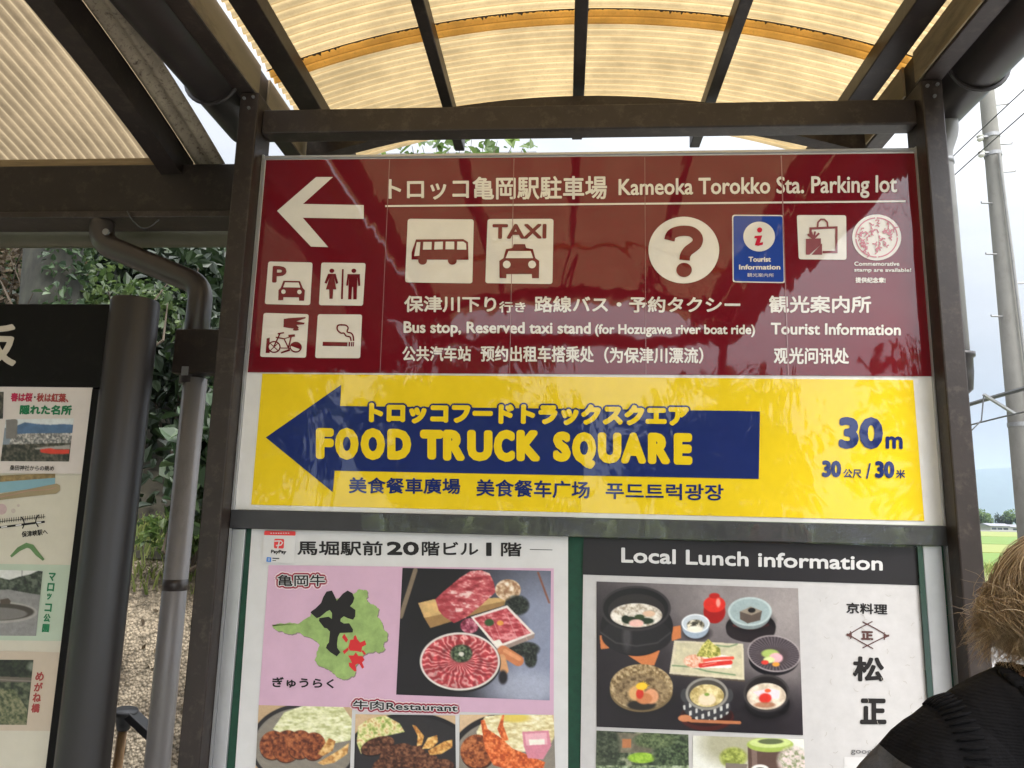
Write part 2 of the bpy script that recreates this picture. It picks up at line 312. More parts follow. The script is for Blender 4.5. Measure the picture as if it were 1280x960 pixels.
# ivy and shrubs seen between the board post, the pipe and the big post
SH = 'shrubs growing on the bank behind the boards'
bush('broad leaved shrub between the grey downpipe and the black board post', (-1.74, 1.75, 1.86), (.40, .34, .44), 560, .112, 'ivy', SH, clump=16)
bush('shrub with pale young leaves just behind the downpipe bracket', (-1.62, 1.95, 2.12), (.26, .25, .26), 170, .12, 'fresh', SH)
bush('dark ivy shrub right behind the steel post, beside the downpipe', (-1.30, 1.75, 1.80), (.30, .28, .52), 420, .10, 'ivy', SH, clump=16)
bush('low grassy shrub at the top edge of the stony bank', (-1.86, 1.62, 1.46), (.30, .16, .15), 420, .05, 'fresh', SH, clump=14)
bush('yellow green shrub showing above the black board, right of the trunk', (-2.80, 2.4, 2.80), (.40, .35, .34), 800, .06, 'mid', SH, clump=16)
bush('dry brown tangle of twigs and leaves left of the grey trunk', (-3.72, 2.5, 2.95), (.50, .4, .62), 1500, .055, 'dry', SH, clump=18)
bush('green shrub over the dry tangle at the left edge', (-3.75, 2.9, 3.45), (.6, .4, .35), 700, .07, 'mid', SH)
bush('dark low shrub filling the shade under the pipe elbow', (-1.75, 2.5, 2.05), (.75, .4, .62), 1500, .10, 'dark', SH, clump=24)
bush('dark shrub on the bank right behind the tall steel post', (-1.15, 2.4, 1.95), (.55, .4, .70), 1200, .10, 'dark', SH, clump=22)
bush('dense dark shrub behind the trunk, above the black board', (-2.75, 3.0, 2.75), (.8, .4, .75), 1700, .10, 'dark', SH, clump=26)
# trunk with ivy
t = thing('ivy_covered_tree', 'thick grey tree trunk with ivy climbing its right side, above the black board', 'tree', (-3.0, 2.05, 1.45))
MB().tube([(-2.98, 2.05, 1.3), (-3.02, 2.05, 2.6), (-3.10, 2.07, 3.3), (-3.5, 2.4, 5.9)], [.20, .165, .15, .11], 18).build('trunk', M['bark'], t, smooth=True)
P = np.array([(-3.0+.17*math.cos(a)-.03*(z-2.6), 2.04-.17*math.sin(a), z) for a, z in zip(np.random.uniform(-.3, 1.45, 520), np.random.uniform(2.3, 3.6, 520))])
V, F = leaves(P, .055); mobj('ivy', V, F, LF['ivy'], t)
V, F = leaves(blob(2000, (-4.0, 2.7, 6.6), (1.2, 1.2, 1.1), 20), .10); mobj('crown', V, F, LF['mid'], t)
s = MB()
for k in range(14):
    x = random.uniform(-3.9, -3.0); a = [(x, 1.95, random.uniform(2.6, 3.2))]
    for j in range(5): a.append((a[-1][0]+random.uniform(-.1, .16), a[-1][1]+random.uniform(-.05, .05), a[-1][2]+random.uniform(-.02, .16)))
    s.tube(a, [.007, .006, .005, .004, .003, .002], 5)
tag(s.build('bramble', M['bark_d'], loc=(-3.5, 1.95, 2.6)), 'bare brown bramble stems tangled across the grey trunk', 'bramble')
# dark wood on the hillside
TW = 'trees of the dark wood on the hillside'
for lb, x, y, h, c, n in (('dark evergreen right behind the steel post, filling the gap under the side canopy', -3.25, 4.2, 3.62, (1.15, .9, .62), 4200), ('dark evergreen behind the ivy covered trunk', -4.9, 4.6, 4.0, (1.6, 1.2, 1.4), 4200),
                          ('dark evergreen behind the dry tangle at the left edge', -6.6, 4.8, 5.4, (1.8, 1.2, 2.0), 3600)):
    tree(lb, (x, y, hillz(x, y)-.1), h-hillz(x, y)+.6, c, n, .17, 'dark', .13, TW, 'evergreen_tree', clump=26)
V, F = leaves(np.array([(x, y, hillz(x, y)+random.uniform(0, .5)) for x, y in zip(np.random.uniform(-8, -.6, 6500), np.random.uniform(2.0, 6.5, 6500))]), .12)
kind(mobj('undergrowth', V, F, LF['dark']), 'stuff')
# the tree whose twig tips show over the sign
t = thing('maple_sapling', 'young tree with light green leaf tips showing over the top edge of the red sign', 'tree', (-.95, 3.1, hillz(-.95, 3.1)-.05))
s = MB(); tips = []
b0 = np.array([-.95, 3.1, hillz(-.95, 3.1)-.1]); s.tube([b0, b0+[.03, 0, 1.2], (-.85, 3.1, 3.6)], [.05, .04, .02], 8)
for px, py in ((470, 196), (500, 190), (515, 185), (528, 183), (545, 180), (560, 181), (575, 176), (590, 173), (605, 178), (622, 176), (640, 184), (655, 182), (667, 193), (600, 188), (540, 192), (580, 195), (650, 196)):
    e = at(px, py-random.uniform(0, 3), 3.0+random.uniform(-.25, .25)); st = np.array([-.85, 3.1, 3.4+random.uniform(-.5, .1)]); md = (st+e)/2+np.array([0, 0, -.06])
    s.tube([st, md, e], [.010, .006, .002], 5); tips += [e, md*.3+e*.7, md*.6+e*.4]
s.build('trunk', M['bark_d'], t)
P = np.repeat(np.array(tips), 5, 0)+np.random.normal(0, .045, (len(tips)*5, 3)); V, F = leaves(P, .105, .2); mobj('crown', V, F, LF['fresh'], t)
t = thing('storage_shed', 'grey ribbed metal shed wall showing just above the red sign, left of the twigs', 'shed', (-1.6, 5.2, 2.0))
s = MB()
for i in range(26): s.box(-2.6+i*.08, -2.6+i*.08+.045, 5.16, 5.2, 2.2, 5.18)
s.box(-2.65, -.5, 5.2, 7.5, 2.2, 5.18); s.build('wall', mat('ribbed_grey', (.24, .25, .27), .6, .1, 6), t)
MB().box(-2.8, -.35, 5.05, 7.6, 5.182, 5.24).build('roof', mat('shed_roof', (.2, .2, .2), .6, .1, 6), t)
# far hills, tree line and houses
def hill(name, pts, y, depth, c, seed):
    rs = np.random.RandomState(seed); X = np.linspace(pts[0][0], pts[-1][0], 160); H = np.interp(X, [p[0] for p in pts], [p[1] for p in pts])
    for f_, a_ in ((40, .03), (90, .018), (17, .04)): H = H*(1+a_*np.sin(X/depth*f_*.3+rs.rand()*6))
    G = []
    for k, q in enumerate(np.linspace(0, 1, 14)):
        w = math.sin(q*math.pi/2)**.9; G.append(np.stack([X+rs.normal(0, 6, len(X)), np.full(len(X), y+q*depth), H*w*(1+rs.normal(0, .012, len(X)))-1], 1))
    return kind(MB().grid(np.array(G)).build(name, mat(name+'_forest', c, .95, .35, .02, detail=10), smooth=True), 'structure')
hill('mountain', [(-4000, 260), (-1500, 190), (200, 230), (1000, 300), (1560, 236), (1700, 226), (1800, 212), (2300, 150), (3600, 230), (5200, 120)], 2600, 500, (.028, .046, .036), 3)
hill('foothill', [(-3000, 60), (300, 60), (700, 30), (900, 10), (1900, 8), (3200, 40)], 1700, 300, (.04, .075, .03), 5)
FT = 'trees lining the far side of the rice fields'
proto = None
spots = [(113+i*1.5+random.uniform(-.7, .7), 220+random.uniform(-4, 14), random.uniform(.55, 1.1)) for i in range(26)]
for i, (x, y, k) in enumerate(spots):
    lb = 'small round tree in the far tree line across the rice fields'
    if i < 3: proto = tree(lb, (x, y, -.1), 6.0, (2.4, 2.0, 2.2), 700, .62, ('mid', 'dark', 'fresh')[i], .2, FT, 'far_tree'); protos = (protos if i else [])+[proto]
    else:
        src = protos[i % 3]; o = src.copy(); COL.objects.link(o); o.location = (x, y, -.1); o.scale = (k, k, k); o.rotation_euler = (0, 0, random.random()*6)
        for ch in src.children: c = ch.copy(); COL.objects.link(c); c.parent = o
M['housew'] = mat('house_wall', (.30, .29, .28), .8, .08, 3); M['roofg'] = mat('house_roof', (.16, .16, .18), .6, .15, 3); M['glass'] = mat('window_dark', (.03, .035, .04), .15, .1, 3)
for lb, x, y, w, h in (('low grey house with flat grey roof in front of the far trees', 116.6, 208, 5, 1.5), ('long pale farm building across the rice fields, nearest the utility pole', 124.5, 210, 9, 1.3)):
    t = thing('farm_house', lb, 'house', (x, y, 0))
    MB().box(x-w/2, x+w/2, y, y+6, 0, h).build('wall', M['housew'], t)
    s = MB(); s.add([(x-w/2-.4, y-.5, h), (x+w/2+.4, y-.5, h), (x+w/2+.4, y+6.5, h), (x-w/2-.4, y+6.5, h), (x-w/2-.4, y+3, h+.7), (x+w/2+.4, y+3, h+.7)], [(0, 1, 5, 4), (3, 4, 5, 2), (0, 4, 3), (1, 2, 5), (3, 2, 1, 0)]); s.build('roof', M['roofg'], t)
    for k in range(3): MB().box(x-w*.33+k*w*.3-.6, x-w*.33+k*w*.3+.6, y-.05, y-.003, h*.35, h*.72).build('window', M['glass'], t)
# what stands behind the photographer and shows in the gloss of the sign
P = np.concatenate([blob(2600, (x, y, h*.55), (cr, cr*.7, h*.5), 16) for x, y, h, cr in ((10, -17, 6.0, 3.0), (16, -20, 6.6, 3.2), (4.5, -19, 5.6, 3.0), (-2.5, -15, 6.2, 3.2), (-8, -13, 7.2, 3.2), (-10, -6.5, 7.0, 3.0), (22, -17, 6.4, 3.2))])
V, F = leaves(P, .42); kind(mobj('woodland', V, F, LF['mid']), 'stuff')
# ---------------------------------------------------------------- main canopy
CAN = thing('walkway_canopy', 'brown steel walkway canopy with an arched yellowish translucent roof over the red sign', 'canopy', (0, 0, 0))
PL, PR_ = (-.965, -.910), (.902, .957)
for Y0 in (-.06, -2.70):
    for a, b in (PL, PR_): MB().box(a, b, Y0, Y0+.10, 0, 2.765).build('post', M['steel'], CAN, bevel=.004)
for a, b in ((-.982, -.928), (.905, .960)):
    MB().box(a, b, -2.95, .60, 2.767, 2.862).build('eave_beam', M['steel'], CAN, bevel=.004)
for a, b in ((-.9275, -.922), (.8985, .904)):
    for y0, y1 in ((-2.95, -.035), (.03, .59)): MB().box(a, b, y0, y1, 2.7715, 2.861).build('lit_facing', M['beam_facing'], CAN)  # added facing; roof light on the beams' aged inner sides put into its colour
for Y0, in ((-.03,), (-2.68,)):
    MB().box(-.908, .900, Y0, Y0+.055, 2.655, 2.728).build('cross_beam', M['steel'], CAN, bevel=.004)
RC, SAG = 3.045, .19; RR = (.95**2+SAG**2)/(2*SAG)
def rz(x): return RC-RR+math.sqrt(RR*RR-x*x)
for Y0 in (.30, -2.4):                 # arched ribs
    s = MB(); X = np.linspace(-.90, .90, 25); G = []
    def az(x, o): return 2.955-o-.150*(x/.9)**2
    for yy, oo in ((Y0, 0), (Y0+.05, 0), (Y0+.05, .062), (Y0, .062), (Y0, 0)): G.append([(x, yy, az(x, oo)) for x in X])
    s.grid(np.array(G)).build('arch_rib', M['steel'], CAN)
for x, w, h in ((-.842, .072, .05), (-.44, .036, .05), (0, .038, .05), (.432, .036, .05), (.835, .072, .05)):
    z1 = rz(x)-.010
    MB().box(x-w/2, x+w/2, -2.95, .645, z1-h, z1).build('purlin', M['steel_d'], CAN, bevel=.003)
def roof_mat(name, c, dc, pitch, axis, rib_shading, td=.75):
    m, t, p = nodes(name); L = t.links.new
    g = t.nodes.new('ShaderNodeNewGeometry'); sp = t.nodes.new('ShaderNodeSeparateXYZ'); L(g.outputs['Position'], sp.inputs[0])
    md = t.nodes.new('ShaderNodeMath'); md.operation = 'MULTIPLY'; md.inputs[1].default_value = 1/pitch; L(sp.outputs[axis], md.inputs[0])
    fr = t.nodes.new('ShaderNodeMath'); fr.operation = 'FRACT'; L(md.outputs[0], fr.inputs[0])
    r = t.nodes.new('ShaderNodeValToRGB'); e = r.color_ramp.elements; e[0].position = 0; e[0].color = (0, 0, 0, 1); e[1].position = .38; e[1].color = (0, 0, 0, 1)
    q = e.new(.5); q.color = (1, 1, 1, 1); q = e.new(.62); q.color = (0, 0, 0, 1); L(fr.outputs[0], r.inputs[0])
    n = t.nodes.new('ShaderNodeTexNoise'); n.inputs['Scale'].default_value = 6; n.inputs['Detail'].default_value = 8; n.inputs['Roughness'].default_value = .7; L(g.outputs['Position'], n.inputs['Vector'])
    n2 = t.nodes.new('ShaderNodeTexNoise'); n2.inputs['Scale'].default_value = 170; n2.inputs['Detail'].default_value = 3; L(g.outputs['Position'], n2.inputs['Vector'])
    a = t.nodes.new('ShaderNodeMix'); a.data_type = 'RGBA'; a.inputs['A'].default_value = tuple(x*.70 for x in c)+(1,); a.inputs['B'].default_value = tuple(min(1, x*1.08) for x in c)+(1,)
    rr = t.nodes.new('ShaderNodeMapRange'); rr.inputs['From Min'].default_value = .35; rr.inputs['From Max'].default_value = .62; L(n.outputs['Fac'], rr.inputs['Value']); L(rr.outputs[0], a.inputs['Factor'])
    a2 = t.nodes.new('ShaderNodeMix'); a2.data_type = 'RGBA'; a2.inputs['B'].default_value = tuple(x*.7 for x in c)+(1,); L(a.outputs['Result'], a2.inputs['A'])
    r3 = t.nodes.new('ShaderNodeMapRange'); r3.inputs['From Min'].default_value = .56; r3.inputs['From Max'].default_value = .7; r3.inputs['To Max'].default_value = .55; L(n2.outputs['Fac'], r3.inputs['Value']); L(r3.outputs[0], a2.inputs['Factor'])
    b = t.nodes.new('ShaderNodeMix'); b.data_type = 'RGBA'; b.inputs['B'].default_value = rib_shading+(1,)  # rib shading painted into the colour as a tinted line per corrugation
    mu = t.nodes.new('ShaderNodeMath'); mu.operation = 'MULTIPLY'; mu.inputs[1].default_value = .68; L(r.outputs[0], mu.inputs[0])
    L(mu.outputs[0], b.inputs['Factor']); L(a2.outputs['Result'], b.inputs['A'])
    tr = t.nodes.new('ShaderNodeBsdfTranslucent'); L(b.outputs['Result'], tr.inputs[0])
    df = t.nodes.new('ShaderNodeBsdfPrincipled'); df.inputs['Base Color'].default_value = dc+(1,); df.inputs['Roughness'].default_value = .35
    mm = t.nodes.new('ShaderNodeMixShader'); mm.inputs[0].default_value = td; L(df.outputs[0], mm.inputs[1]); L(tr.outputs[0], mm.inputs[2])
    L(mm.outputs[0], t.nodes['Material Output'].inputs[0]); return m
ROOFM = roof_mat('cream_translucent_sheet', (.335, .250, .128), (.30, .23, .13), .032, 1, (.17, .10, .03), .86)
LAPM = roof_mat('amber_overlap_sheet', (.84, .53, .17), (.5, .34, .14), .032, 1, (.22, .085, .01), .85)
ROOF2 = roof_mat('tree_shaded_translucent_sheet', (.185, .140, .085), (.20, .16, .10), .032, 0, (.36, .29, .18), .75)  # the trees' shade over the side canopy is put into this darker colour
def corr(u, pitch=.032, amp=.0045): return amp*np.sign(np.cos(2*np.pi*u/pitch))*np.abs(np.cos(2*np.pi*u/pitch))**.7
Yv = np.arange(-3.0, .622, .004); Xv = np.linspace(-.915, .915, 29)
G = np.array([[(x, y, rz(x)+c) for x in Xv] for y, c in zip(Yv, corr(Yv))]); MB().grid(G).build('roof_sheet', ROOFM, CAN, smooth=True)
for yc in (.016, -1.904):                   # where two sheets overlap
    Yl = np.arange(yc-.034, yc+.0341, .004)
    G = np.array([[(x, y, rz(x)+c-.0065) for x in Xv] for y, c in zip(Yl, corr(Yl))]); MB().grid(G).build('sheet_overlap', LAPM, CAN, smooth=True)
rs = np.random.RandomState(3)
for yc in (.016, -1.904):
    s = MB(); X = np.linspace(-.91, .91, 400); w = .003+.006*np.clip(rs.rand(400)-.45, 0, 1)**1.2*2+.010*(rs.rand(400) > .955)
    s.grid(np.array([[(x, yc-.038, rz(x)-.0125) for x in X], [(x, yc-.036+w_, rz(x)-.0128) for x, w_ in zip(X, w)]])); s.build('edge_grime', mat('grime', (.05, .032, .015), .9, .3, 40), CAN)
# gutters
def gutter(xc, zc, r, y0, y1, parent, m, n=26, axis=1):
    A = np.linspace(math.pi*.98, math.pi*2.02, n); s = MB()
    for rr, fl in ((r, 1), (r-.004, -1)):
        rows = []
        for y in (y0, y1):
            rows.append([(xc+rr*math.cos(a), y, zc+rr*math.sin(a)) if axis == 1 else (y, xc+rr*math.cos(a), zc+rr*math.sin(a)) for a in A])
        s.grid(np.array(rows))
    for y in (y0, y1):
        s.add([(xc+r*math.cos(a), y, zc+r*math.sin(a)) if axis == 1 else (y, xc+r*math.cos(a), zc+r*math.sin(a)) for a in A], [tuple(range(n))])
    g = s.build('gutter', m, parent, smooth=True); g.modifiers.new('edge', 'EDGE_SPLIT')
    return g
for sx in (-1, 1):
    g = gutter(sx*1.045, 2.80, .072, -2.95, .17, CAN, M['gutter'])
    for yb in (-.075, -1.2, -2.4):
        A = np.linspace(math.pi, 2*math.pi, 15); s = MB(); s.tube([(sx*1.045+.077*math.cos(a), yb, 2.80+.077*math.sin(a)) for a in A], .006, 6)
        s.tube([(sx*1.122, yb, 2.80), (sx*1.14, yb+.02, 2.825), (sx*1.15, yb+.02, 2.825)], .007, 6)
        s.build('gutter_bracket', M['gutter'], g)
dp = MB().tube(rounded([(1.045, .10, 2.74), (1.045, .10, 2.70), (1.022, .10, 2.64), (1.022, .10, 1.98)], .02), .028, 18).build('downpipe', M['pipe_w'], CAN, smooth=True)
MB().tube([(1.022, .10, 2.055), (1.022, .10, 2.045), (1.022, .10, 2.04), (1.022, .10, 2.0), (1.022, .10, 1.955), (1.022, .10, 1.945)], [.040, .040, .034, .033, .028, .018], 18).build('pipe_socket', M['gutter'], dp, smooth=True)
MB().tube([(1.022, .10, 2.60), (1.022, .10, 2.615)], .0305, 18).build('pipe_clip', M['galv'], dp, smooth=True)
# bolts on the post heads
for sx, x in ((1, .93), (-1, -.937)):
    for dx, dz in ((-.014, 0), (.012, .004), (.002, -.03)):
        MB().tube([(x+dx, -.0605, 2.745+dz), (x+dx, -.066, 2.745+dz)], .0045, 8).build('bolt', M['galv'], CAN)

# ---------------------------------------------------------------- side canopy on the left
SID = thing('side_canopy', 'side canopy on the left with dark steel frame and grey-beige corrugated translucent roof', 'canopy', (-2.5, -1.2, 0))
YE, YF, ZE, RISE = .20, -2.7, 2.665, .215
def sz(y): u = (y-(YE+YF)/2)/((YE-YF)/2); return ZE+RISE*(1-u*u)
Xv = np.arange(-5.0, -1.18, .004); Yv = np.linspace(YF, YE, 26)
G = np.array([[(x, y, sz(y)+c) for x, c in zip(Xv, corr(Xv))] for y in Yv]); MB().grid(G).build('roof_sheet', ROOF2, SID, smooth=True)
M['flash'] = mat('rusty_edge_flashing', (.26, .22, .155), .7, .25, 12, dirt=((.05, .030, .016), .95, 70), bump=.3)
s = MB(); Xf = np.arange(-1.205, -1.098, .004); G = np.array([[(x, y, sz(y)-.016+corr(x+.01, .048, .008)) for x in Xf] for y in Yv]); s.grid(G).build('edge_flashing', M['flash'], SID, smooth=True)
def curved_bar(x0, x1, top, h, name, m):
    Yr = np.linspace(YF, .16, 24); G = []
    for xx, oo in ((x0, top), (x1, top), (x1, top+h), (x0, top+h), (x0, top)): G.append([(xx, y, sz(y)-oo) for y in Yr])
    s = MB().grid(np.array(G)); k = len(Yr); s.add([(xx, .16, sz(.16)-oo) for xx, oo in ((x0, top), (x1, top), (x1, top+h), (x0, top+h))], [(0, 1, 2, 3)]); return s.build(name, m, SID)
curved_bar(-1.27, -1.205, .012, .085, 'rafter', M['steel_d'])
for x in (-2.15, -3.1, -4.05): curved_bar(x-.03, x+.03, .012, .085, 'rafter', M['steel_d'])
MB().box(-5.0, -1.276, .125, .165, 2.632, 2.664).build('timber_batten', M['timber'], SID)
MB().box(-5.0, -.985, .10, .18, 2.475, 2.630).build('eave_beam', M['steel_d'], SID, bevel=.004)
MB().box(-5.0, -.985, .085, .20, 2.452, 2.4735).build('beam_flange', M['steel'], SID, bevel=.003)
g = gutter(.245, 2.475, .055, -5.0, -.99, SID, mat('gutter_olive', (.085, .08, .05), .4, .2, 6), axis=0)
for x in (-2.85, -4.9): MB().box(x-.05, x+.05, .09, .19, 0, 2.45).build('post', M['steel_d'], SID, bevel=.004)
MB().box(-5.0, -1.07, -2.66, -2.58, 2.47, 2.63).build('eave_beam', M['steel_d'], SID, bevel=.004)
pth = rounded([(-1.45, .12, 2.47), (-1.45, .12, 2.385), (-1.108, .105, 2.245), (-1.108, .10, 2.19)], .05, 9)
dp = MB().tube(pth+[(-1.108, .10, 1.95)], .0345, 22).build('downpipe', M['pipe_b'], SID, smooth=True)
MB().tube([(-1.098, .10, 1.965), (-1.098, .10, 0)], .0325, 22).build('pipe_length', M['pipe_g'], dp, smooth=True)
MB().tube([(-1.098, .10, 1.405), (-1.098, .10, 1.375)], .0331, 22).build('pipe_stain', M['pipe_b'], dp, smooth=True)
br = MB().box(-1.146, -.968, .05, .10, 1.972, 2.10).build('pipe_bracket', M['steel_d'], SID, bevel=.004)
MB().box(-1.112, -1.094, .044, .0495, 1.965, 1.99).build('bolt_plate', M['galv'], br)
MB().tube([(-1.41, .085, 2.405), (-1.41, .078, 2.405)], .010, 10).build('pipe_screw', M['galv'], dp)
s = MB(); a = [(-1.35, .08, 2.47)]
for j in range(8): a.append((a[-1][0]+.012, .08+.004*j, 2.47-.05*math.sin((j+1)/8*3.1)))
s.tube(a, .0022, 5).build('loose_wire', M['wire'], SID)
# ---------------------------------------------------------------- flat work: print, lettering, photographs
def quadmap(Q, uv):                            # Q = TL, TR, BR, BL in photo pixels; uv in 0..1, v downward
    Q = np.array(Q, float); u = uv[:, 0:1]; v = uv[:, 1:2]
    return (1-u)*(1-v)*Q[0]+u*(1-v)*Q[1]+u*v*Q[2]+(1-u)*v*Q[3]
def flat(name, polys, Y, m, parent, thick=0):  # polygons in photo pixels on the upright plane Y
    V = []; F = []
    for k, p in enumerate(polys):
        n = len(V); w = atn(p, Y-k*2e-5); V += w.tolist(); F.append(tuple(range(n, n+len(p)))[::-1])
        if thick:
            n2 = len(V); V += (w+np.array([0, thick, 0])).tolist(); c = len(p)
            F += [(n+i, n+(i+1) % c, n2+(i+1) % c, n2+i) for i in range(c)]; F.append(tuple(range(n2, n2+c)))
    return mobj(name, V, F, m, parent)
def rrect(Q, r, n=5):
    Q = [np.array(q, float) for q in Q]; out = []
    for i in range(4):
        a, b, c = Q[i-1], Q[i], Q[(i+1) % 4]; p = b+(a-b)/np.linalg.norm(a-b)*r; q = b+(c-b)/np.linalg.norm(c-b)*r
        for t in np.linspace(0, 1, n): out.append(tuple((1-t)**2*p+2*t*(1-t)*b+t*t*q))
    return out
def ell(cx, cy, rx, ry, rot=0, n=36, a0=0, a1=360):
    out = []; full = abs(a1-a0) >= 360
    for i in range(n if full else n+1):
        a = R_(a0+(a1-a0)*i/n); x, y = rx*math.cos(a), ry*math.sin(a); c, s_ = math.cos(R_(rot)), math.sin(R_(rot)); out.append((cx+x*c-y*s_, cy+x*s_+y*c))
    return out
def smooth(pts, n=6):                          # rounded curve through the points
    P = [np.array(p, float) for p in pts]; P = [2*P[0]-P[1]]+P+[2*P[-1]-P[-2]]; out = []
    for a, b, c, d in zip(P, P[1:], P[2:], P[3:]):
        for t in np.arange(0, 1, 1/n): out.append(tuple(.5*((2*b)+(c-a)*t+(2*a-5*b+4*c-d)*t*t+(3*b-a-3*c+d)*t**3)))
    return out+[tuple(P[-2])]
def stroke(pts, w):                            # strip of constant width as one polygon
    P = np.array(pts, float); T = np.gradient(P, axis=0); T /= np.linalg.norm(T, axis=1)[:, None]+1e-9; N = np.stack([-T[:, 1], T[:, 0]], 1)
    w = np.broadcast_to(np.array(w, float), (len(P),))[:, None]/2
    return [tuple(p) for p in P+N*w]+[tuple(p) for p in (P-N*w)[::-1]]
_tc = {}
def glyphs(s):
    if s not in _tc:
        cu = bpy.data.curves.new('lettering_curve', 'FONT'); cu.body = s; cu.resolution_u = 3; ob = bpy.data.objects.new('lettering_curve', cu); COL.objects.link(ob)
        me = bpy.data.meshes.new_from_object(ob.evaluated_get(bpy.context.evaluated_depsgraph_get()))
        v = np.array([x.co[:2] for x in me.vertices]); f = [tuple(p.vertices) for p in me.polygons]
        bpy.data.objects.remove(ob); bpy.data.curves.remove(cu); bpy.data.meshes.remove(me)
        a, b = v.min(0), v.max(0); uv = (v-a)/(b-a); uv[:, 1] = 1-uv[:, 1]; _tc[s] = (uv, f)
    return _tc[s]
def text(s, Q, Y, m, parent, r=0, name='lettering', grow=0, italic=0):
    # r: boldness in photo pixels (the ink box stays Q); grow: extra outline outside Q
    uv, f = glyphs(s); Q = np.array(Q, float)
    h = np.array([[1, 1], [-1, 1], [-1, -1], [1, -1]])*r; P = quadmap(Q+h, uv)
    if italic: P[:, 0] += (1-uv[:, 1])*italic
    R = r+grow; off = [(0, 0)]
    if R > 0:
        k = 6 if R < 1.3 else 10 if R < 2.6 else 14
        off = [(R*math.cos(2*math.pi*i/k+.3), R*math.sin(2*math.pi*i/k+.3)) for i in range(k)]
        if R > 1.3: off += [(R*.55*math.cos(2*math.pi*i/6), R*.55*math.sin(2*math.pi*i/6)) for i in range(6)]
    V = []; F = []
    for i, o in enumerate(off):
        n = i*len(P); V.append(atn(P+np.array(o), Y-i*2.5e-5)); F += [tuple(j+n for j in q) for q in f]
    return mobj(name, np.concatenate(V), F, m, parent)
class Pic:                                     # a printed photograph, worked out cell by cell into the colours of a fine grid
    def __init__(s, Q, tr=None, bg=(128, 128, 128), seed=1):
        s.Q = np.array(tr(Q) if tr else Q, float); q = np.array(Q, float)
        s.w = int(max(np.linalg.norm(s.Q[1]-s.Q[0]), 8)*1.1); s.h = int(max(np.linalg.norm(s.Q[3]-s.Q[0]), 8)*1.1); s.o = q[0]
        s.rs = np.random.RandomState(seed)
        W, H = s.w*2+2, s.h*2+2; u, v = np.meshgrid((np.arange(W)+.5)/W, (np.arange(H)+.5)/H)
        P = quadmap(q, np.stack([u.ravel(), v.ravel()], 1)); s.X = P[:, 0].reshape(H, W); s.Yy = P[:, 1].reshape(H, W)
        s.A = np.zeros((H, W, 3)); s.A[:] = np.array(bg)/255.; s.px = abs(q[1, 0]-q[0, 0])/W
    def mix(s, mk, c):
        c = np.array(c)/255.; mk = np.clip(mk, 0, 1)[..., None]; s.A = s.A*(1-mk)+c*mk
    def ell(s, cx, cy, rx, ry, c, rot=0, soft=None, a=1, ring=0):
        k, sn = math.cos(R_(rot)), math.sin(R_(rot)); dx, dy = s.X-cx, s.Yy-cy; d = np.sqrt(((dx*k+dy*sn)/rx)**2+((-dx*sn+dy*k)/ry)**2)
        e = soft or s.px*1.5/min(rx, ry); mk = np.clip((1-d)/e+.5, 0, 1)
        if ring: mk = mk*np.clip((d-(1-ring))/e+.5, 0, 1)
        s.mix(mk*a, c); return mk
    def poly(s, pts, c, a=1, tex=None):
        ins = np.zeros(s.X.shape, bool); n = len(pts)
        for i in range(n):
            (x1, y1), (x2, y2) = pts[i], pts[(i+1) % n]
            if y1 == y2: continue
            ins ^= ((s.Yy < y1) != (s.Yy < y2)) & (s.X < (x2-x1)*(s.Yy-y1)/(y2-y1)+x1)
        mk = ins.astype(float); s.mix(mk*a, c); return mk
    def line(s, pts, w, c, a=1):
        D = np.full(s.X.shape, 1e9)
        for (x1, y1), (x2, y2) in zip(pts, pts[1:]):
            l2 = (x2-x1)**2+(y2-y1)**2+1e-9; t = np.clip(((s.X-x1)*(x2-x1)+(s.Yy-y1)*(y2-y1))/l2, 0, 1); D = np.minimum(D, np.hypot(s.X-x1-t*(x2-x1), s.Yy-y1-t*(y2-y1)))
        mk = np.clip((w/2-D)/(s.px*1.2)+.5, 0, 1); s.mix(mk*a, c); return mk
    def noise(s, cell, oc=4, st=(1, 1)):
        out = np.zeros(s.X.shape); amp = 1; tot = 0
        for k in range(oc):
            gx, gy = (s.X-s.X.min())/(cell*st[0]), (s.Yy-s.Yy.min())/(cell*st[1]); L = s.rs.rand(int(gy.max())+3, int(gx.max())+3)
            ix, iy = gx.astype(int), gy.astype(int); fx, fy = gx-ix, gy-iy; fx = fx*fx*(3-2*fx); fy = fy*fy*(3-2*fy)
            out += amp*((L[iy, ix]*(1-fx)+L[iy, ix+1]*fx)*(1-fy)+(L[iy+1, ix]*(1-fx)+L[iy+1, ix+1]*fx)*fy); tot += amp; amp *= .6; cell = max(cell/2, s.px*1.5)
        return out/tot
    def mottle(s, mk, cell, cols, oc=4, lo=.3, hi=.7, st=(1, 1)):      # noise through a colour ramp inside a mask
        n = np.clip((s.noise(cell*.62, oc, st)-lo)/(hi-lo), 0, 1)*(len(cols)-1); i = np.minimum(n.astype(int), len(cols)-2); f = (n-i)[..., None]
        C = np.array(cols)/255.; c = C[i]*(1-f)+C[i+1]*f; mk = np.clip(mk, 0, 1)[..., None]; s.A = s.A*(1-mk)+c*mk
    def shade(s, mk, cell, amp): s.A = s.A*(1+np.clip(mk, 0, 1)[..., None]*amp*(s.noise(cell, 4)-.5)[..., None]*2)
    def all(s): return np.ones(s.X.shape)
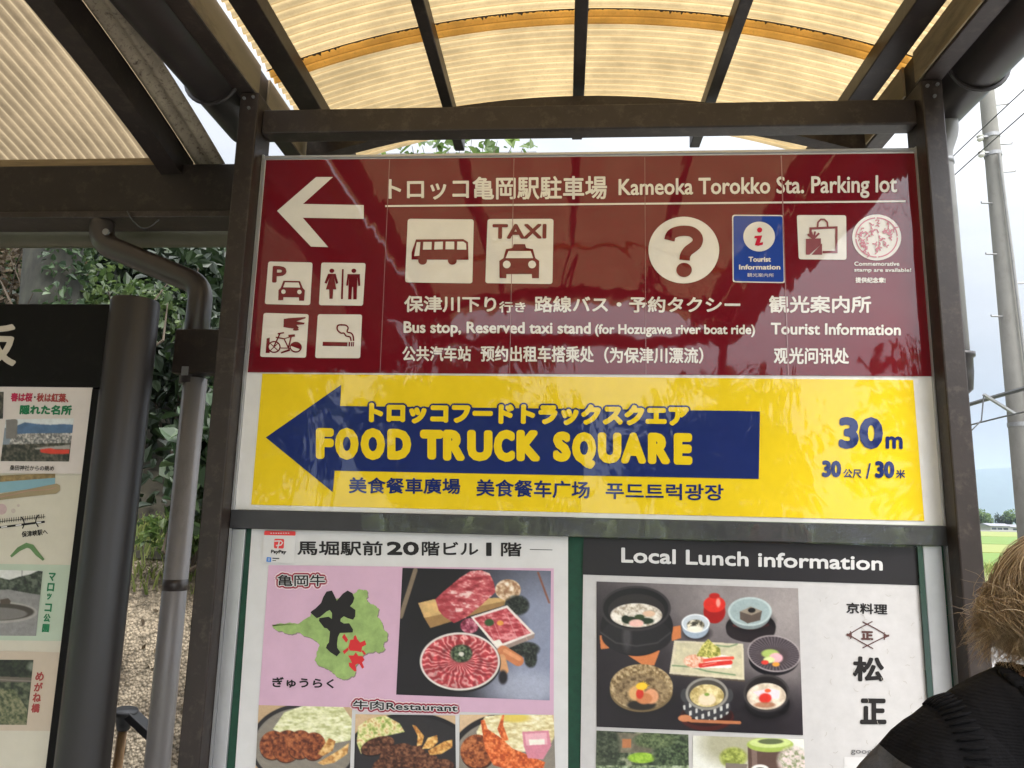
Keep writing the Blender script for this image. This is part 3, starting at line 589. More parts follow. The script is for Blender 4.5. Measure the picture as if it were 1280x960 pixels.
    def build(s, Y, parent, name='photograph', gain=1.10, fade=.02):
        s.shade(s.all(), s.px*9, .05); s.shade(s.all(), s.px*3, .04)
        q = np.pad(s.A, ((1, 1), (1, 1), (0, 0)), 'edge'); s.A = (q[:-2, 1:-1]+q[2:, 1:-1]+q[1:-1, :-2]+q[1:-1, 2:]+2*q[1:-1, 1:-1])/6
        H, W = s.h+1, s.w+1; A = s.A[:2*H, :2*W].reshape(H, 2, W, 2, 3).mean((1, 3)); A = np.clip(A*(1-fade)+fade*.6, 0, 1)
        Lc = np.where(A <= .04045, A/12.92, ((A+.055)/1.055)**2.4)*gain
        u, v = np.meshgrid(np.arange(W)/(W-1), np.arange(H)/(H-1)); w = atn(quadmap(s.Q, np.stack([u.ravel(), v.ravel()], 1)), Y)
        F = [(i*W+j, (i+1)*W+j, (i+1)*W+j+1, i*W+j+1) for i in range(H-1) for j in range(W-1)]
        o = mobj(name, w, F, M['print'], parent); at_ = o.data.color_attributes.new('print', 'FLOAT_COLOR', 'POINT')
        at_.data.foreach_set('color', np.concatenate([np.clip(Lc, 0, .9).reshape(-1, 3), np.ones((W*H, 1))], 1).ravel()); return o
m, t, p = nodes('printed_photograph'); a_ = t.nodes.new('ShaderNodeVertexColor'); a_.layer_name = 'print'
nn = t.nodes.new('ShaderNodeTexNoise'); nn.inputs['Scale'].default_value = 350; tcn = t.nodes.new('ShaderNodeTexCoord'); t.links.new(tcn.outputs['Object'], nn.inputs['Vector'])
mm = t.nodes.new('ShaderNodeMix'); mm.data_type = 'RGBA'; mm.blend_type = 'OVERLAY'; mm.inputs['Factor'].default_value = .10; t.links.new(a_.outputs[0], mm.inputs['A']); t.links.new(nn.outputs['Fac'], mm.inputs['B'])
t.links.new(mm.outputs['Result'], p.inputs['Base Color']); p.inputs['Roughness'].default_value = .35; p.inputs['Specular IOR Level'].default_value = .4; M['print'] = m

I = {'maroon': ink('maroon_print', (.152, .0085, .015)), 'white': ink('white_print', (.74, .69, .62)), 'yellow': ink('yellow_print', (.82, .585, .020)), 'navy': ink('navy_print', (.018, .030, .135)),
     'blue': ink('blue_print', (.022, .060, .30)), 'red': ink('red_print', (.55, .02, .05)), 'pinkred': ink('stamp_red', (.55, .16, .20)),
     'k': ink('black_ink', (.016, .014, .014), False), 'w': ink('paper_white', (.64, .63, .62), False), 'pink': ink('pink_print', (.62, .40, .52), False), 'dkred': ink('dark_red_ink', (.30, .012, .035), False),
     'scarlet': ink('scarlet_ink', (.62, .03, .035), False), 'halo': ink('pink_halo', (.78, .62, .66), False), 'hdr': ink('header_black', (.022, .020, .022), False, .4),
     'dkbrown': ink('brown_ink', (.10, .045, .04), False), 'grey': ink('grey_ink', (.18, .18, .18), False), 'ppred': ink('sticker_red', (.70, .05, .05), False), 'ppblue': ink('sticker_blue', (.03, .20, .60), False),
     'cream': ink('faded_cream_print', (.56, .52, .42), False), 'leaflet': ink('leaflet_pink_white', (.60, .54, .50), False), 'letter': ink('cream_letter', (.50, .44, .36), False),
     'green': ink('green_ink', (.015, .16, .065), False), 'crimson': ink('crimson_ink', (.42, .02, .07), False), 'brick': ink('brick_ink', (.32, .05, .045), False), 'lgreen': ink('pale_green_print', (.42, .49, .38), False), 'ltan': ink('pale_tan_print', (.52, .43, .33), False)}

# ---------------------------------------------------------------- information board between the posts
A, B, C3, D = Z(300, 180, 2.909), Z(720, 180, 2.783), Z(290, 460, 2.844), Z(720, 460, 2.783)
E5, F6, G7, H8 = Z(290, 640, 2.909), Z(700, 660, 2.56), Z(0, 470, 3.843), Z(0, 690, 3.557)
BRD = thing('information_board', 'white information board fixed between the brown posts, carrying the red and yellow signs', 'notice board', (0, 0, 1.587))
MB().box(-.902, .899, 0, .018, 1.597, 2.590).build('backing_panel', M['panel'], BRD)
for x0, x1 in ((-.9085, -.9025), (.8985, .9015)): MB().box(x0, x1, -.010, .02, .70, 2.60).build('side_frame', M['alu'], BRD)
MB().box(-.902, .899, -.008, .02, 2.5905, 2.597).build('top_edge', M['alu'], BRD)
MB().box(-.9085, .9015, -.012, .02, 1.548, 1.5965).build('dark_rail', M['rail'], BRD, bevel=.002)
SGN = thing('direction_sign', 'maroon direction sign with a white arrow, pictograms and station parking lettering', 'sign', (0, -.003, 2.0))
Y0 = -.003; Y1 = -.0042; Y2 = -.0054; Y3 = -.0066
mq = [(332.7, 200), (1143.3, 191.5), (1164.8, 470.3), (309.6, 465.3)]
flat('sign_face', [mq], Y0, I['maroon'], SGN, .0025)
flat('arrow', [A([(135, 243), (277, 120), (338, 120), (229, 218), (450, 222), (450, 272), (228, 268), (321, 375), (258, 373)])], Y1, I['white'], SGN)
def pline(p, q, w): return stroke([p, q], w)
text('トロッコ亀岡駅駐車場', [(485.6, 222), (758.8, 219.5), (758.8, 249), (485.6, 250)], Y1, I['white'], SGN, .62)
text('Kameoka Torokko Sta. Parking lot', B([(148, 121), (1117, 107), (1117, 187), (148, 196)]), Y1, I['white'], SGN, .55)
flat('rule_line', [pline((481.5, 257.6), (1132, 251.6), 2.3)], Y1, I['white'], SGN)
def icon(Q, r, tr, name='pictogram', ik='white'): return flat(name, [rrect(tr(Q), r)], Y1, I[ik], SGN)
# bus
ic = icon([(610, 272), (850, 274), (845, 507), (600, 503)], 3.5, A)
flat('bus_figure', [A([(640, 347), (812, 346), (829, 356), (831, 421), (624, 420), (624, 395)])] + [A(ell(664, 424, 16, 15)), A(ell(772, 424, 16, 15))], Y2, I['maroon'], ic)
flat('bus_window', [A(q) for q in ([(643, 357), (656, 357), (652, 406), (633, 408)], [(667, 356), (697, 356), (696, 384), (665, 384)], [(708, 356), (738, 355), (737, 383), (706, 384)], [(748, 355), (779, 355), (779, 383), (747, 383)], [(790, 355), (812, 355), (822, 362), (823, 384), (789, 384)])], Y3, I['white'], ic)
# taxi
ic = icon([(900, 273), (1140, 272), (1136, 509), (892, 506)], 3.5, A)
text('TAXI', A([(918, 291), (1115, 290), (1114, 344), (917, 345)]), Y2, I['maroon'], ic, 1.0)
flat('taxi_figure', [A([(995, 364), (1036, 364), (1041, 378), (1065, 382), (1074, 415), (1088, 425), (1087, 488), (1062, 488), (1061, 473), (969, 473), (968, 488), (944, 488), (943, 425), (958, 415), (967, 382), (991, 378)])], Y2, I['maroon'], ic)
flat('taxi_window', [A([(976, 389), (1057, 389), (1066, 415), (966, 415)]), A(ell(970, 438, 14, 14, n=20)), A(ell(1062, 438, 14, 14, n=20))], Y3, I['white'], ic)
# parking
ic = icon([(103, 427), (264, 431), (255, 586), (90, 582)], 3, A)
text('P', A([(119, 443), (170, 444), (168, 505), (116, 504)]), Y2, I['maroon'], ic, 1.1)
flat('car_figure', [A([(158, 497), (218, 498), (228, 523), (236, 532), (233, 570), (215, 570), (214, 558), (158, 557), (157, 568), (139, 568), (140, 531), (148, 523)])], Y2, I['maroon'], ic)
flat('car_window', [A([(164, 503), (213, 504), (219, 522), (157, 521)]), A(ell(158, 537, 8, 8, n=16)), A(ell(216, 538, 8, 8, n=16))], Y3, I['white'], ic)
# toilets
ic = icon([(296, 431), (457, 433), (447, 588), (287, 586)], 3, A)
flat('toilet_figures', [A(ell(334, 461, 9, 8, n=18)), A([(320, 472), (348, 472), (357, 506), (350, 509), (343, 488), (350, 529), (339, 529), (337, 563), (325, 563), (324, 529), (312, 529), (325, 488), (315, 508), (307, 505)]),
     A([(371, 455), (377, 455), (374, 564), (367, 564)]), A(ell(414, 461, 9, 8, n=18)), A([(391, 473), (436, 473), (437, 516), (430, 516), (427, 485), (424, 565), (412, 565), (411, 520), (408, 520), (405, 565), (393, 565), (396, 485), (393, 515), (386, 515)])], Y2, I['maroon'], ic)
# rental bicycle
ic = icon([(86, 614), (250, 619), (240, 777), (73, 774)], 3, A)
fr = [stroke(A(q), w) for q, w in (([(145, 690), (124, 735)], 1.8), ([(130, 703), (160, 708), (178, 745), (206, 738)], 1.8), ([(160, 708), (200, 697)], 1.2), ([(186, 700), (176, 742)], 1.8), ([(124, 735), (150, 742), (176, 742)], 1.2), ([(137, 690), (160, 686)], 1.8), ([(176, 698), (200, 696)], 3.0))]
flat('bicycle_figure', [A([(97, 707), (108, 704), (108, 760), (93, 760)]), A([(159, 636), (178, 633), (239, 629), (238, 634), (205, 645), (236, 650), (232, 656), (205, 658), (214, 668), (205, 675), (192, 671), (158, 666)]), A(ell(203, 739, 22, 20, n=24)), A(ell(203, 675, 11, 4, n=14)),
     A(ell(124, 738, 24, 22, n=28)), A([(148, 757), (180, 745), (182, 752), (150, 762)])] + fr, Y2, I['maroon'], ic)
flat('wheel_gap', [A(ell(124, 738, 19, 17, n=28)), A(ell(201, 740, 17, 13, n=20, rot=20))[:11]], Y2-.00035, I['white'], ic)
flat('wheel_spoke', [stroke(A([(110, 725), (138, 751)]), 1.1), stroke(A([(138, 725), (110, 751)]), 1.1), stroke(A([(124, 735), (145, 690)]), 1.8)], Y3, I['maroon'], ic)
# smoking
ic = icon([(283, 619), (444, 620), (437, 779), (273, 778)], 3, A)
flat('cigarette_figure', [A([(301, 719), (391, 721), (391, 736), (300, 734)]), A([(395, 720), (401, 720), (400, 736), (394, 736)]), A([(404, 720), (409, 720), (408, 736), (403, 736)]), A([(411, 720), (415, 720), (414, 736), (410, 736)]),
     stroke(A(smooth([(372, 657), (356, 660), (354, 675), (366, 687), (378, 688), (386, 698), (400, 702), (404, 716)])), 1.9), stroke(A(smooth([(366, 658), (384, 659), (393, 668), (390, 683), (404, 688), (411, 698), (413, 716)])), 1.9)], Y2, I['maroon'], ic)
# question mark
ic = flat('pictogram', [B(ell(375, 369, 123, 116, n=60))], Y1, I['white'], SGN)
q1 = [(325, 335), (330, 318), (345, 307), (370, 302), (398, 304), (416, 315), (424, 330), (420, 347), (407, 359), (390, 372), (380, 388), (378, 404)]
flat('question_mark', [stroke(B(smooth(q1)), 13.0), B(ell(376, 438, 27, 25, n=30))], Y2, I['maroon'], ic)
# tourist information plate
ic = icon([(543, 246), (722, 247), (728, 484), (545, 481)], 3.5, B)
flat('blue_field', [rrect(B([(547, 250), (718, 251), (723, 480), (549, 477)]), 3)], Y1-.0004, I['blue'], ic)
flat('white_disc', [B(ell(637, 322, 55, 52, n=40))], Y2, I['white'], ic)
flat('letter_i', [B(ell(639, 299, 9, 9, n=18)), B([(622, 320), (648, 318), (639, 344), (651, 341), (650, 350), (634, 354), (622, 352), (630, 328), (620, 328)])], Y3, I['red'], ic)
text('Tourist', B([(600, 392), (678, 392), (678, 410), (600, 410)]), Y2, I['white'], ic, .35)
text('Information', B([(567, 419), (711, 419), (711, 437), (567, 437)]), Y2, I['white'], ic, .35)
text('観光案内所', B([(596, 449), (688, 450), (688, 463), (596, 462)]), Y2, I['white'], ic, 0)
# shopping bag
ic = icon([(768, 247), (940, 248), (941, 403), (775, 401)], 3, B)
ck = 'maroon'
flat('bag_figure', [B([(812, 290), (910, 286), (910, 380), (858, 380), (858, 372), (902, 372), (902, 294), (820, 298), (820, 322), (812, 322)]), stroke(B([(840, 290), (842, 272), (852, 262), (864, 262), (874, 272), (876, 290)]), 2.2),
     B([(800, 330), (852, 328), (852, 350), (812, 385), (800, 385)]), B([(856, 345), (856, 385), (820, 385)]), stroke(B([(826, 330), (806, 314)]), 2.4), stroke(B([(826, 330), (818, 306)]), 2.4), stroke(B([(826, 330), (832, 304)]), 2.4), stroke(B([(826, 330), (846, 310)]), 2.4)], Y2, ink('faded_maroon', (.26, .08, .09)), ic)
# commemorative stamp
ic = flat('pictogram', [B(ell(1046, 325, 85, 80, n=48))], Y1, I['white'], SGN)
rs = np.random.RandomState(4); pol = []
for k in range(70):
    a, d = rs.rand()*6.28, 66*rs.rand()**.5; x, y = 1046+d*math.cos(a), 325+d*.94*math.sin(a); l = 4+8*rs.rand(); b = rs.rand()*6.28
    pol.append(stroke(B([(x, y), (x+l*math.cos(b), y+l*math.sin(b)), (x+l*1.7*math.cos(b+.6), y+l*1.7*math.sin(b+.6))]), 1.5))
ring = [B(ell(1046, 325, 72, 68, n=40, a0=a0, a1=a0+86)) for a0 in (0, 90, 180, 270)]
flat('stamp_print', [stroke(q, 1.5) for q in ring]+pol, Y2, I['pinkred'], ic)
text('Commemorative', B([(968, 409), (1125, 409), (1125, 424), (968, 424)]), Y1, I['white'], SGN, .2)
text('stamp are available!', B([(968, 431), (1166, 432), (1166, 449), (968, 448)]), Y1, I['white'], SGN, .2)
text('提供纪念章!', B([(972, 463), (1077, 464), (1077, 484), (972, 483)]), Y1, I['white'], SGN, .3)
# the three rows of lettering
W_ = I['white']
text('保津川下り', A([(597, 551), (932, 553), (932, 612), (597, 612)]), Y1, W_, SGN, .6)
text('行き', A([(942, 572), (1038, 573), (1038, 613), (942, 613)]), Y1, W_, SGN, .38)
text('路線バス・予約タクシー', [(667.8, 370), (925.5, 371), (925.5, 391), (667.8, 390.5)], Y1, W_, SGN, .6)
text('観光案内所', B([(671, 527), (1027, 528), (1027, 588), (671, 588)]), Y1, W_, SGN, .6)
text('Bus stop, Reserved taxi stand', [(504.5, 401.5), (738.5, 402.8), (738.5, 421.8), (504.5, 420.6)], Y1, W_, SGN, .6)
text('(for Hozugawa river boat ride)', B([(66, 626), (623, 628), (623, 672), (66, 671)]), Y1, W_, SGN, .5)
text('Tourist Information', B([(678, 621), (1130, 626), (1130, 666), (678, 663)]), Y1, W_, SGN, .55)
text('公共汽车站', A([(590, 734), (840, 735), (840, 790), (590, 790)]), Y1, W_, SGN, .5)
text('预约出租车搭乘处', [(600.8, 432), (742.3, 432.5), (742.3, 453.2), (600.8, 452)], Y1, W_, SGN, .5)
text('（为保津川漂流）', B([(98, 706), (443, 707), (443, 764), (98, 763)]), Y1, W_, SGN, .5)
text('观光问讯处', B([(688, 707), (950, 709), (950, 766), (688, 765)]), Y1, W_, SGN, .55)
# seams of the clear laminate
seam = mat('laminate_seam', (.30, .13, .13), .12, .1, 10, spec=.8)
flat('laminate_seam', [stroke([(487, 199.5), (475, 466)], .9), stroke([(642.5, 198), (637, 467)], .8), stroke([(806, 196.5), (807.5, 468)], .7), stroke([(976.5, 194.5), (985.5, 469)], 1.5)], Y1-.0005, seam, SGN)

# ---------------------------------------------------------------- food banner
BAN = thing('food_banner', 'yellow food truck banner with a navy arrow pointing left, under the maroon sign', 'banner', (0, -.002, 1.8))
y0, y1, y2, y3 = -.002, -.0032, -.0044, -.0056
flat('banner_sheet', [C3([(108, 20)])+D([(1173, 42), (1212, 532)])+C3([(68, 486)])], y0, I['yellow'], BAN, .0015)
flat('arrow', [C3([(120, 247), (388, 60), (384, 135)])+D([(560, 149), (640, 151), (636, 386), (540, 384)])+C3([(365, 365), (358, 441)])], y1, I['navy'], BAN)
kq = C3([(487, 121)])+D([(394, 130), (392, 204)])+C3([(486, 196)])
text('トロッコフードトラックスクエア', kq, y1-.0006, I['navy'], BAN, 2.2, 'lettering_outline', 2.2)
text('トロッコフードトラックスクエア', kq, y2-.0005, I['yellow'], BAN, 2.0)
def letter(ch, Q, r): return text(ch, Q, y2, I['yellow'], BAN, r, 'letter')
for ch, x0, x1, t0, b0, r in (('F', 298, 362, 213, 323, 3.3), ('O', 366, 450, 212, 326, 3.3), ('O', 457, 544, 213, 327, 3.3), ('D', 552, 637, 216, 326, 3.3), ('T', 668, 752, 219, 325, 3.6), ('R', 750, 828, 219, 329, 3.3), ('U', 836, 926, 220, 331, 3.3), ('C', 930, 1006, 219, 333, 3.3), ('K', 1011, 1096, 220, 331, 3.3)):
    letter(ch, C3([(x0, t0), (x1, t0+1), (x1, b0+1), (x0, b0)]), r)
for ch, x0, x1, t0, b0, r in (('S', -80, -18, 220, 326, 3.3), ('Q', -14, 70, 222, 350, 3.3), ('U', 76, 158, 224, 332, 3.3), ('A', 156, 244, 224, 332, 3.0), ('R', 250, 328, 225, 334, 3.3), ('E', 340, 405, 226, 336, 3.3)):
    letter(ch, D([(x0, t0), (x1, t0+1), (x1, b0+1), (x0, b0)]), r)
N_ = I['navy']
text('美食餐車廣場', C3([(415, 388), (812, 392), (812, 449), (415, 446)]), y1, N_, BAN, .55)
text('美食餐车广场', [(595.2, 598.6), (737.2, 601.5), (737.2, 623.5), (595.2, 620.5)], y1, N_, BAN, .55)
text('푸드트럭광장', D([(103, 398), (514, 405), (514, 462), (103, 456)]), y1, N_, BAN, .5)
text('30', D([(914, 170), (1068, 171), (1068, 283), (914, 281)]), y1, N_, BAN, 2.6)
text('m', D([(1077, 237), (1137, 238), (1137, 282), (1077, 281)]), y1, N_, BAN, 1.0)
text('30', D([(856, 321), (923, 322), (923, 381), (856, 380)]), y1, N_, BAN, 1.4)
text('公尺', D([(930, 351), (994, 352), (994, 383), (930, 382)]), y1, N_, BAN, .3)
text('/', D([(1009, 331), (1026, 331), (1026, 385), (1009, 385)]), y1, N_, BAN, .4)
text('30', D([(1040, 323), (1108, 324), (1108, 384), (1040, 383)]), y1, N_, BAN, 1.4)
text('米', D([(1113, 353), (1146, 353), (1146, 384), (1113, 384)]), y1, N_, BAN, .3)
# clear tape
m, t, p = nodes('clear_tape'); g = t.nodes.new('ShaderNodeBsdfGlossy'); g.inputs['Roughness'].default_value = .06; tr = t.nodes.new('ShaderNodeBsdfTransparent'); mm = t.nodes.new('ShaderNodeMixShader')
tr.inputs[0].default_value = (.97, .97, .96, 1); fz = t.nodes.new('ShaderNodeTexNoise'); fz.inputs['Scale'].default_value = 26; fz.inputs['Detail'].default_value = 6; mrp = t.nodes.new('ShaderNodeMapRange'); mrp.inputs['From Min'].default_value = .52; mrp.inputs['From Max'].default_value = .75; mrp.inputs['To Min'].default_value = .05; mrp.inputs['To Max'].default_value = .22
tcn = t.nodes.new('ShaderNodeTexCoord'); mpn = t.nodes.new('ShaderNodeMapping'); mpn.inputs['Scale'].default_value = (.7, 1, .5)
t.links.new(tcn.outputs['Object'], mpn.inputs[0]); t.links.new(mpn.outputs[0], fz.inputs['Vector']); t.links.new(fz.outputs['Fac'], mrp.inputs['Value']); t.links.new(mrp.outputs[0], mm.inputs[0]); t.links.new(tr.outputs[0], mm.inputs[1]); t.links.new(g.outputs[0], mm.inputs[2])
bb = t.nodes.new('ShaderNodeBump'); bb.inputs['Strength'].default_value = .4; bb.inputs['Distance'].default_value = .01; t.links.new(fz.outputs['Fac'], bb.inputs['Height']); t.links.new(bb.outputs[0], g.inputs['Normal'])
t.links.new(mm.outputs[0], t.nodes['Material Output'].inputs[0]); M['tape'] = m
TP = 'clear tape along the dark rail'
for lb, q, yy in (('wide wrinkled strip of clear tape at the right end of the dark rail', [(985, 653), (1181, 661), (1184, 687), (986, 678)], -.0135), ('clear tape strip on the dark rail above the lunch poster heading', [(806, 650), (992, 656), (992, 681), (806, 673)], -.0142), ('clear tape strip at the middle of the dark rail, over the gap between posters', [(630, 645), (812, 651), (812, 674), (630, 668)], -.0149), ('clear tape strip at the left part of the dark rail', [(452, 642), (636, 647), (636, 668), (452, 663)], -.0156)):
    w = atn(q, yy); o = mobj('tape_strip', w.tolist(), [(3, 2, 1, 0)], M['tape'], loc=w.mean(0)); tag(o, lb, 'tape', TP)
# ---------------------------------------------------------------- bulletin case and its two posters
CAS = thing('bulletin_case', 'aluminium framed bulletin case with green felt under the dark rail', 'notice case', (0, .004, .70))
MB().box(-.905, .898, .006, .02, .70, 1.548).build('felt_board', M['felt'], CAS)
for x0, x1 in ((-.902, -.868), (.845, .890)): MB().box(x0, x1, -.004, .0055, .70, 1.547).build('frame_stile', M['alu'], CAS, bevel=.002)
MB().box(.832, .8445, -.0045, .0055, .70, 1.547).build('glass_edge', mat('green_glass_edge', (.03, .06, .05), .12, .1, 5), CAS)
MB().box(-.905, .898, -.004, .0055, .66, .6995).build('frame_rail', M['alu'], CAS)
yp = .0035
P1 = thing('beef_restaurant_poster', 'white beef restaurant poster with pink area, green map and meat photographs', 'poster', (-.45, yp, .9))
flat('paper', [E5([(72, 57), (1222, 80), (1222, 1290), (-14, 1290)])], yp, I['w'], P1, .0012)
ya, yb, yc, yd = yp-.0010, yp-.0018, yp-.0026, yp-.0034
flat('pink_area', [E5([(133, 193), (1170, 205), (1170, 738), (97, 702)])], ya, I['pink'], P1)
text('馬堀駅前', E5([(237, 104), (548, 106), (548, 159), (237, 157)]), ya, I['k'], P1, .5)
text('20', E5([(562, 107), (680, 108), (680, 158), (562, 157)]), ya, I['k'], P1, 1.1)
text('階ビル', E5([(690, 107), (896, 109), (896, 160), (690, 159)]), ya, I['k'], P1, .5)
text('1', E5([(924, 111), (944, 111), (944, 160), (924, 160)]), ya, I['k'], P1, .5)
text('階', E5([(978, 110), (1053, 111), (1053, 162), (978, 162)]), ya, I['k'], P1, .5)
flat('rule_line', [stroke(E5([(1083, 136), (1165, 138)]), .8)], ya, I['k'], P1)
def outlined(s, Q, r, parent=P1):
    text(s, Q, yb, I['halo'], parent, r, 'lettering_halo', 4.6); text(s, Q, yb-.0009, I['dkred'], parent, r, 'lettering_edge', 3.0); text(s, Q, yb-.0018, I['w'], parent, r, 'lettering_outline', 1.1); text(s, Q, yb-.0026, I['k'], parent, r*.55)
outlined('亀岡牛', E5([(165, 228), (338, 228), (338, 270), (165, 270)]), .5)
outlined('牛肉Restaurant', E5([(440, 684), (820, 697), (820, 728), (440, 717)]), .5)
# green map relief of the district with its brushed characters
gm = [(147, 413), (163, 404), (190, 407), (212, 402), (240, 407), (262, 392), (290, 372), (318, 350), (345, 330), (420, 300), (447, 296), (458, 284), (478, 282), (494, 290), (490, 320), (505, 333), (520, 340), (534, 352), (528, 378), (545, 402), (552, 425), (565, 440), (562, 466), (550, 480), (553, 500), (535, 512), (515, 508), (488, 515), (470, 530), (452, 560), (448, 588), (430, 602), (405, 610), (385, 600), (370, 588), (348, 572), (325, 562), (305, 545), (308, 515), (318, 490), (300, 465), (270, 452), (240, 438), (215, 445), (190, 436), (160, 430)]
g_sh = mat('map_shadow_ink', (.24, .20, .17), .6, .1, 30); g_gr = mat('map_relief_green', (.29, .42, .13), .5, .28, 28, detail=8)
jit_ = np.random.RandomState(8)
gm2 = [(x+dx, y+dy) for (x, y), (dx, dy) in zip(smooth(gm+[gm[0]], 4), jit_.normal(0, 1.6, (4*len(gm)+1, 2)))]
flat('map_shadow', [E5([(x+3, y+4) for x, y in gm2])], ya-.0003, g_sh, P1); flat('map_print', [E5(gm2)], ya-.0008, g_gr, P1)
K_ = lambda pts: [((335+x/7.387-290)*2.909, (730+y/7.387-640)*2.909) for x, y in pts]
flat('brush_character', [E5(K_([(590, 60), (625, 130), (635, 155), (690, 90), (735, 60), (780, 85), (797, 130), (785, 170), (758, 205), (808, 240), (805, 300), (785, 330), (735, 315), (700, 298), (672, 320), (668, 345), (700, 365), (750, 362), (785, 420), (782, 447), (720, 450), (665, 452), (645, 490), (638, 550), (640, 590), (668, 630), (635, 668), (575, 630), (535, 590), (545, 560), (562, 540), (572, 440), (545, 410), (520, 405), (470, 340), (475, 315), (560, 302), (590, 322), (592, 270), (570, 240), (540, 255), (480, 305), (450, 315), (392, 265), (400, 252), (440, 225), (490, 175), (510, 120), (540, 70)]))], ya-.0014, I['k'], P1)
flat('brush_character', [[(335+x/7.387, 730+y/7.387) for x, y in q] for q in ([(683, 490), (705, 460), (740, 515), (722, 542)], [(795, 480), (808, 472), (822, 500), (818, 520), (788, 515)], [(760, 515), (825, 510), (850, 540), (895, 520), (908, 560), (870, 580), (860, 630), (820, 620), (755, 615), (742, 585)], [(690, 620), (740, 585), (745, 610), (705, 648)], [(860, 615), (880, 612), (905, 645), (885, 655)],
     [(740, 660), (790, 660), (810, 630), (835, 665), (870, 665), (892, 700), (868, 725), (888, 770), (870, 782), (845, 740), (825, 735), (805, 750), (818, 800), (800, 808), (750, 760), (745, 725), (775, 730), (760, 695)])], ya-.0014, I['scarlet'], P1)
text('ぎゅうらく', E5([(146, 599), (372, 606), (370, 642), (146, 638)]), ya-.0014, I['k'], P1, .45)
# meat photograph
p_ = Pic([(620, 203), (1160, 214), (1155, 685), (597, 664)], E5, (24, 21, 25), 11)
p_.ell(1130, 480, 230, 330, (150, 158, 182), soft=1.1, a=.85); p_.ell(1060, 640, 130, 60, (180, 184, 200), soft=.9, a=.6)
p_.line([(668, 212), (615, 380)], 16, (150, 130, 105), .8); p_.line([(1112, 222), (1152, 330)], 7, (130, 70, 45), .8)
p_.ell(850, 430, 190, 130, (18, 15, 18), soft=.5, a=.75)
mk = p_.poly([(678, 332), (735, 318), (1000, 312), (990, 340), (722, 422), (700, 385)], (196, 160, 104)); p_.shade(mk, 30, .18); p_.poly([(700, 385), (722, 422), (990, 340), (988, 325)], (140, 105, 62), .8)
mk = p_.poly([(740, 318), (770, 290), (830, 240), (868, 216), (905, 213), (936, 224), (952, 258), (958, 292), (900, 345), (850, 385), (808, 404), (770, 380), (752, 358)], (176, 72, 78)); p_.mottle(mk, 26, [(134, 40, 48), (172, 66, 74), (196, 96, 100), (232, 196, 190)], 5, st=(1.8, .8))
p_.poly([(740, 318), (770, 312), (812, 345), (820, 396), (808, 404), (770, 380), (752, 358)], (150, 46, 54), .55)
mk = p_.ell(1003, 284, 46, 38, (214, 186, 156)); p_.mottle(mk, 24, [(150, 110, 80), (206, 176, 142), (236, 222, 206)])
for x, y, a, b in ((1035, 340, 42, 34), (1070, 500, 45, 26), (1085, 530, 22, 34), (1020, 490, 40, 20)):
    mk = p_.ell(x, y, a, b, (26, 30, 26), soft=.35)*(p_.noise(14, 4) > .42); p_.mottle(mk, 10, [(14, 16, 15), (40, 46, 40), (66, 72, 64)])
mk = p_.ell(864, 414, 33, 27, (140, 44, 66)); p_.mottle(mk, 22, [(96, 26, 44), (150, 60, 84), (206, 140, 150)])
p_.poly([(868, 382), (1000, 340), (1100, 442), (962, 496)], (226, 214, 206)); p_.poly([(962, 496), (1100, 442), (1098, 458), (962, 512)], (150, 130, 120))
mk = p_.poly([(880, 386), (998, 350), (1086, 440), (966, 484)], (184, 70, 78)); p_.mottle(mk, 20, [(150, 44, 54), (186, 72, 80), (220, 140, 142)], 4, st=(1.6, .7))
for x in (915, 940, 1000, 1035): p_.line([(x, 372), (x+38, 466)], 3, (228, 180, 176), .5)
p_.ell(935, 402, 17, 13, (50, 76, 40), soft=.3); p_.ell(975, 404, 12, 9, (220, 150, 70), soft=.3); p_.poly([(950, 470), (972, 462), (985, 480), (962, 490)], (236, 230, 220))
p_.line([(985, 505), (1040, 540)], 40, (196, 120, 78)); p_.line([(992, 504), (1044, 534)], 14, (226, 160, 112), .7); p_.line([(980, 532), (990, 575)], 30, (206, 150, 104))
p_.ell(985, 600, 16, 25, (26, 22, 26), soft=.5)
p_.ell(829, 548, 148, 108, (20, 16, 18)); p_.ell(829, 543, 145, 105, (224, 216, 208)); p_.ell(829, 543, 139, 99, (188, 170, 164))
mk = p_.ell(829, 543, 137, 97, (178, 62, 68)); dx, dy = (p_.X-829)/137, (p_.Yy-543)/97; rr, th = np.hypot(dx, dy), np.arctan2(dy, dx)
st = .5+.5*np.sin(th*27+rr*4+7*(p_.noise(34, 3)-.5)*2); p_.mix(mk*np.clip((st-.62)*3, 0, 1)*.8, (226, 176, 170)); p_.mix(mk*np.clip((.28-st)*3, 0, 1)*.7, (120, 26, 36)); p_.mix(mk*np.clip((np.abs(rr-.56)*-14+1), 0, 1)*.55, (110, 30, 38)); p_.shade(mk, 16, .3)
mk = p_.ell(834, 514, 38, 31, (40, 52, 36), soft=.3); p_.mottle(mk, 12, [(22, 30, 20), (52, 66, 44), (110, 124, 96)]); p_.ell(834, 516, 10, 8, (206, 204, 190), soft=.4)
p_.build(ya-.0006, P1)
def cabbage(p, mk, cols=((176, 178, 120), (216, 216, 168), (238, 236, 206))): p.mottle(mk, 16, list(cols), 5, .25, .75, (1.7, .8))
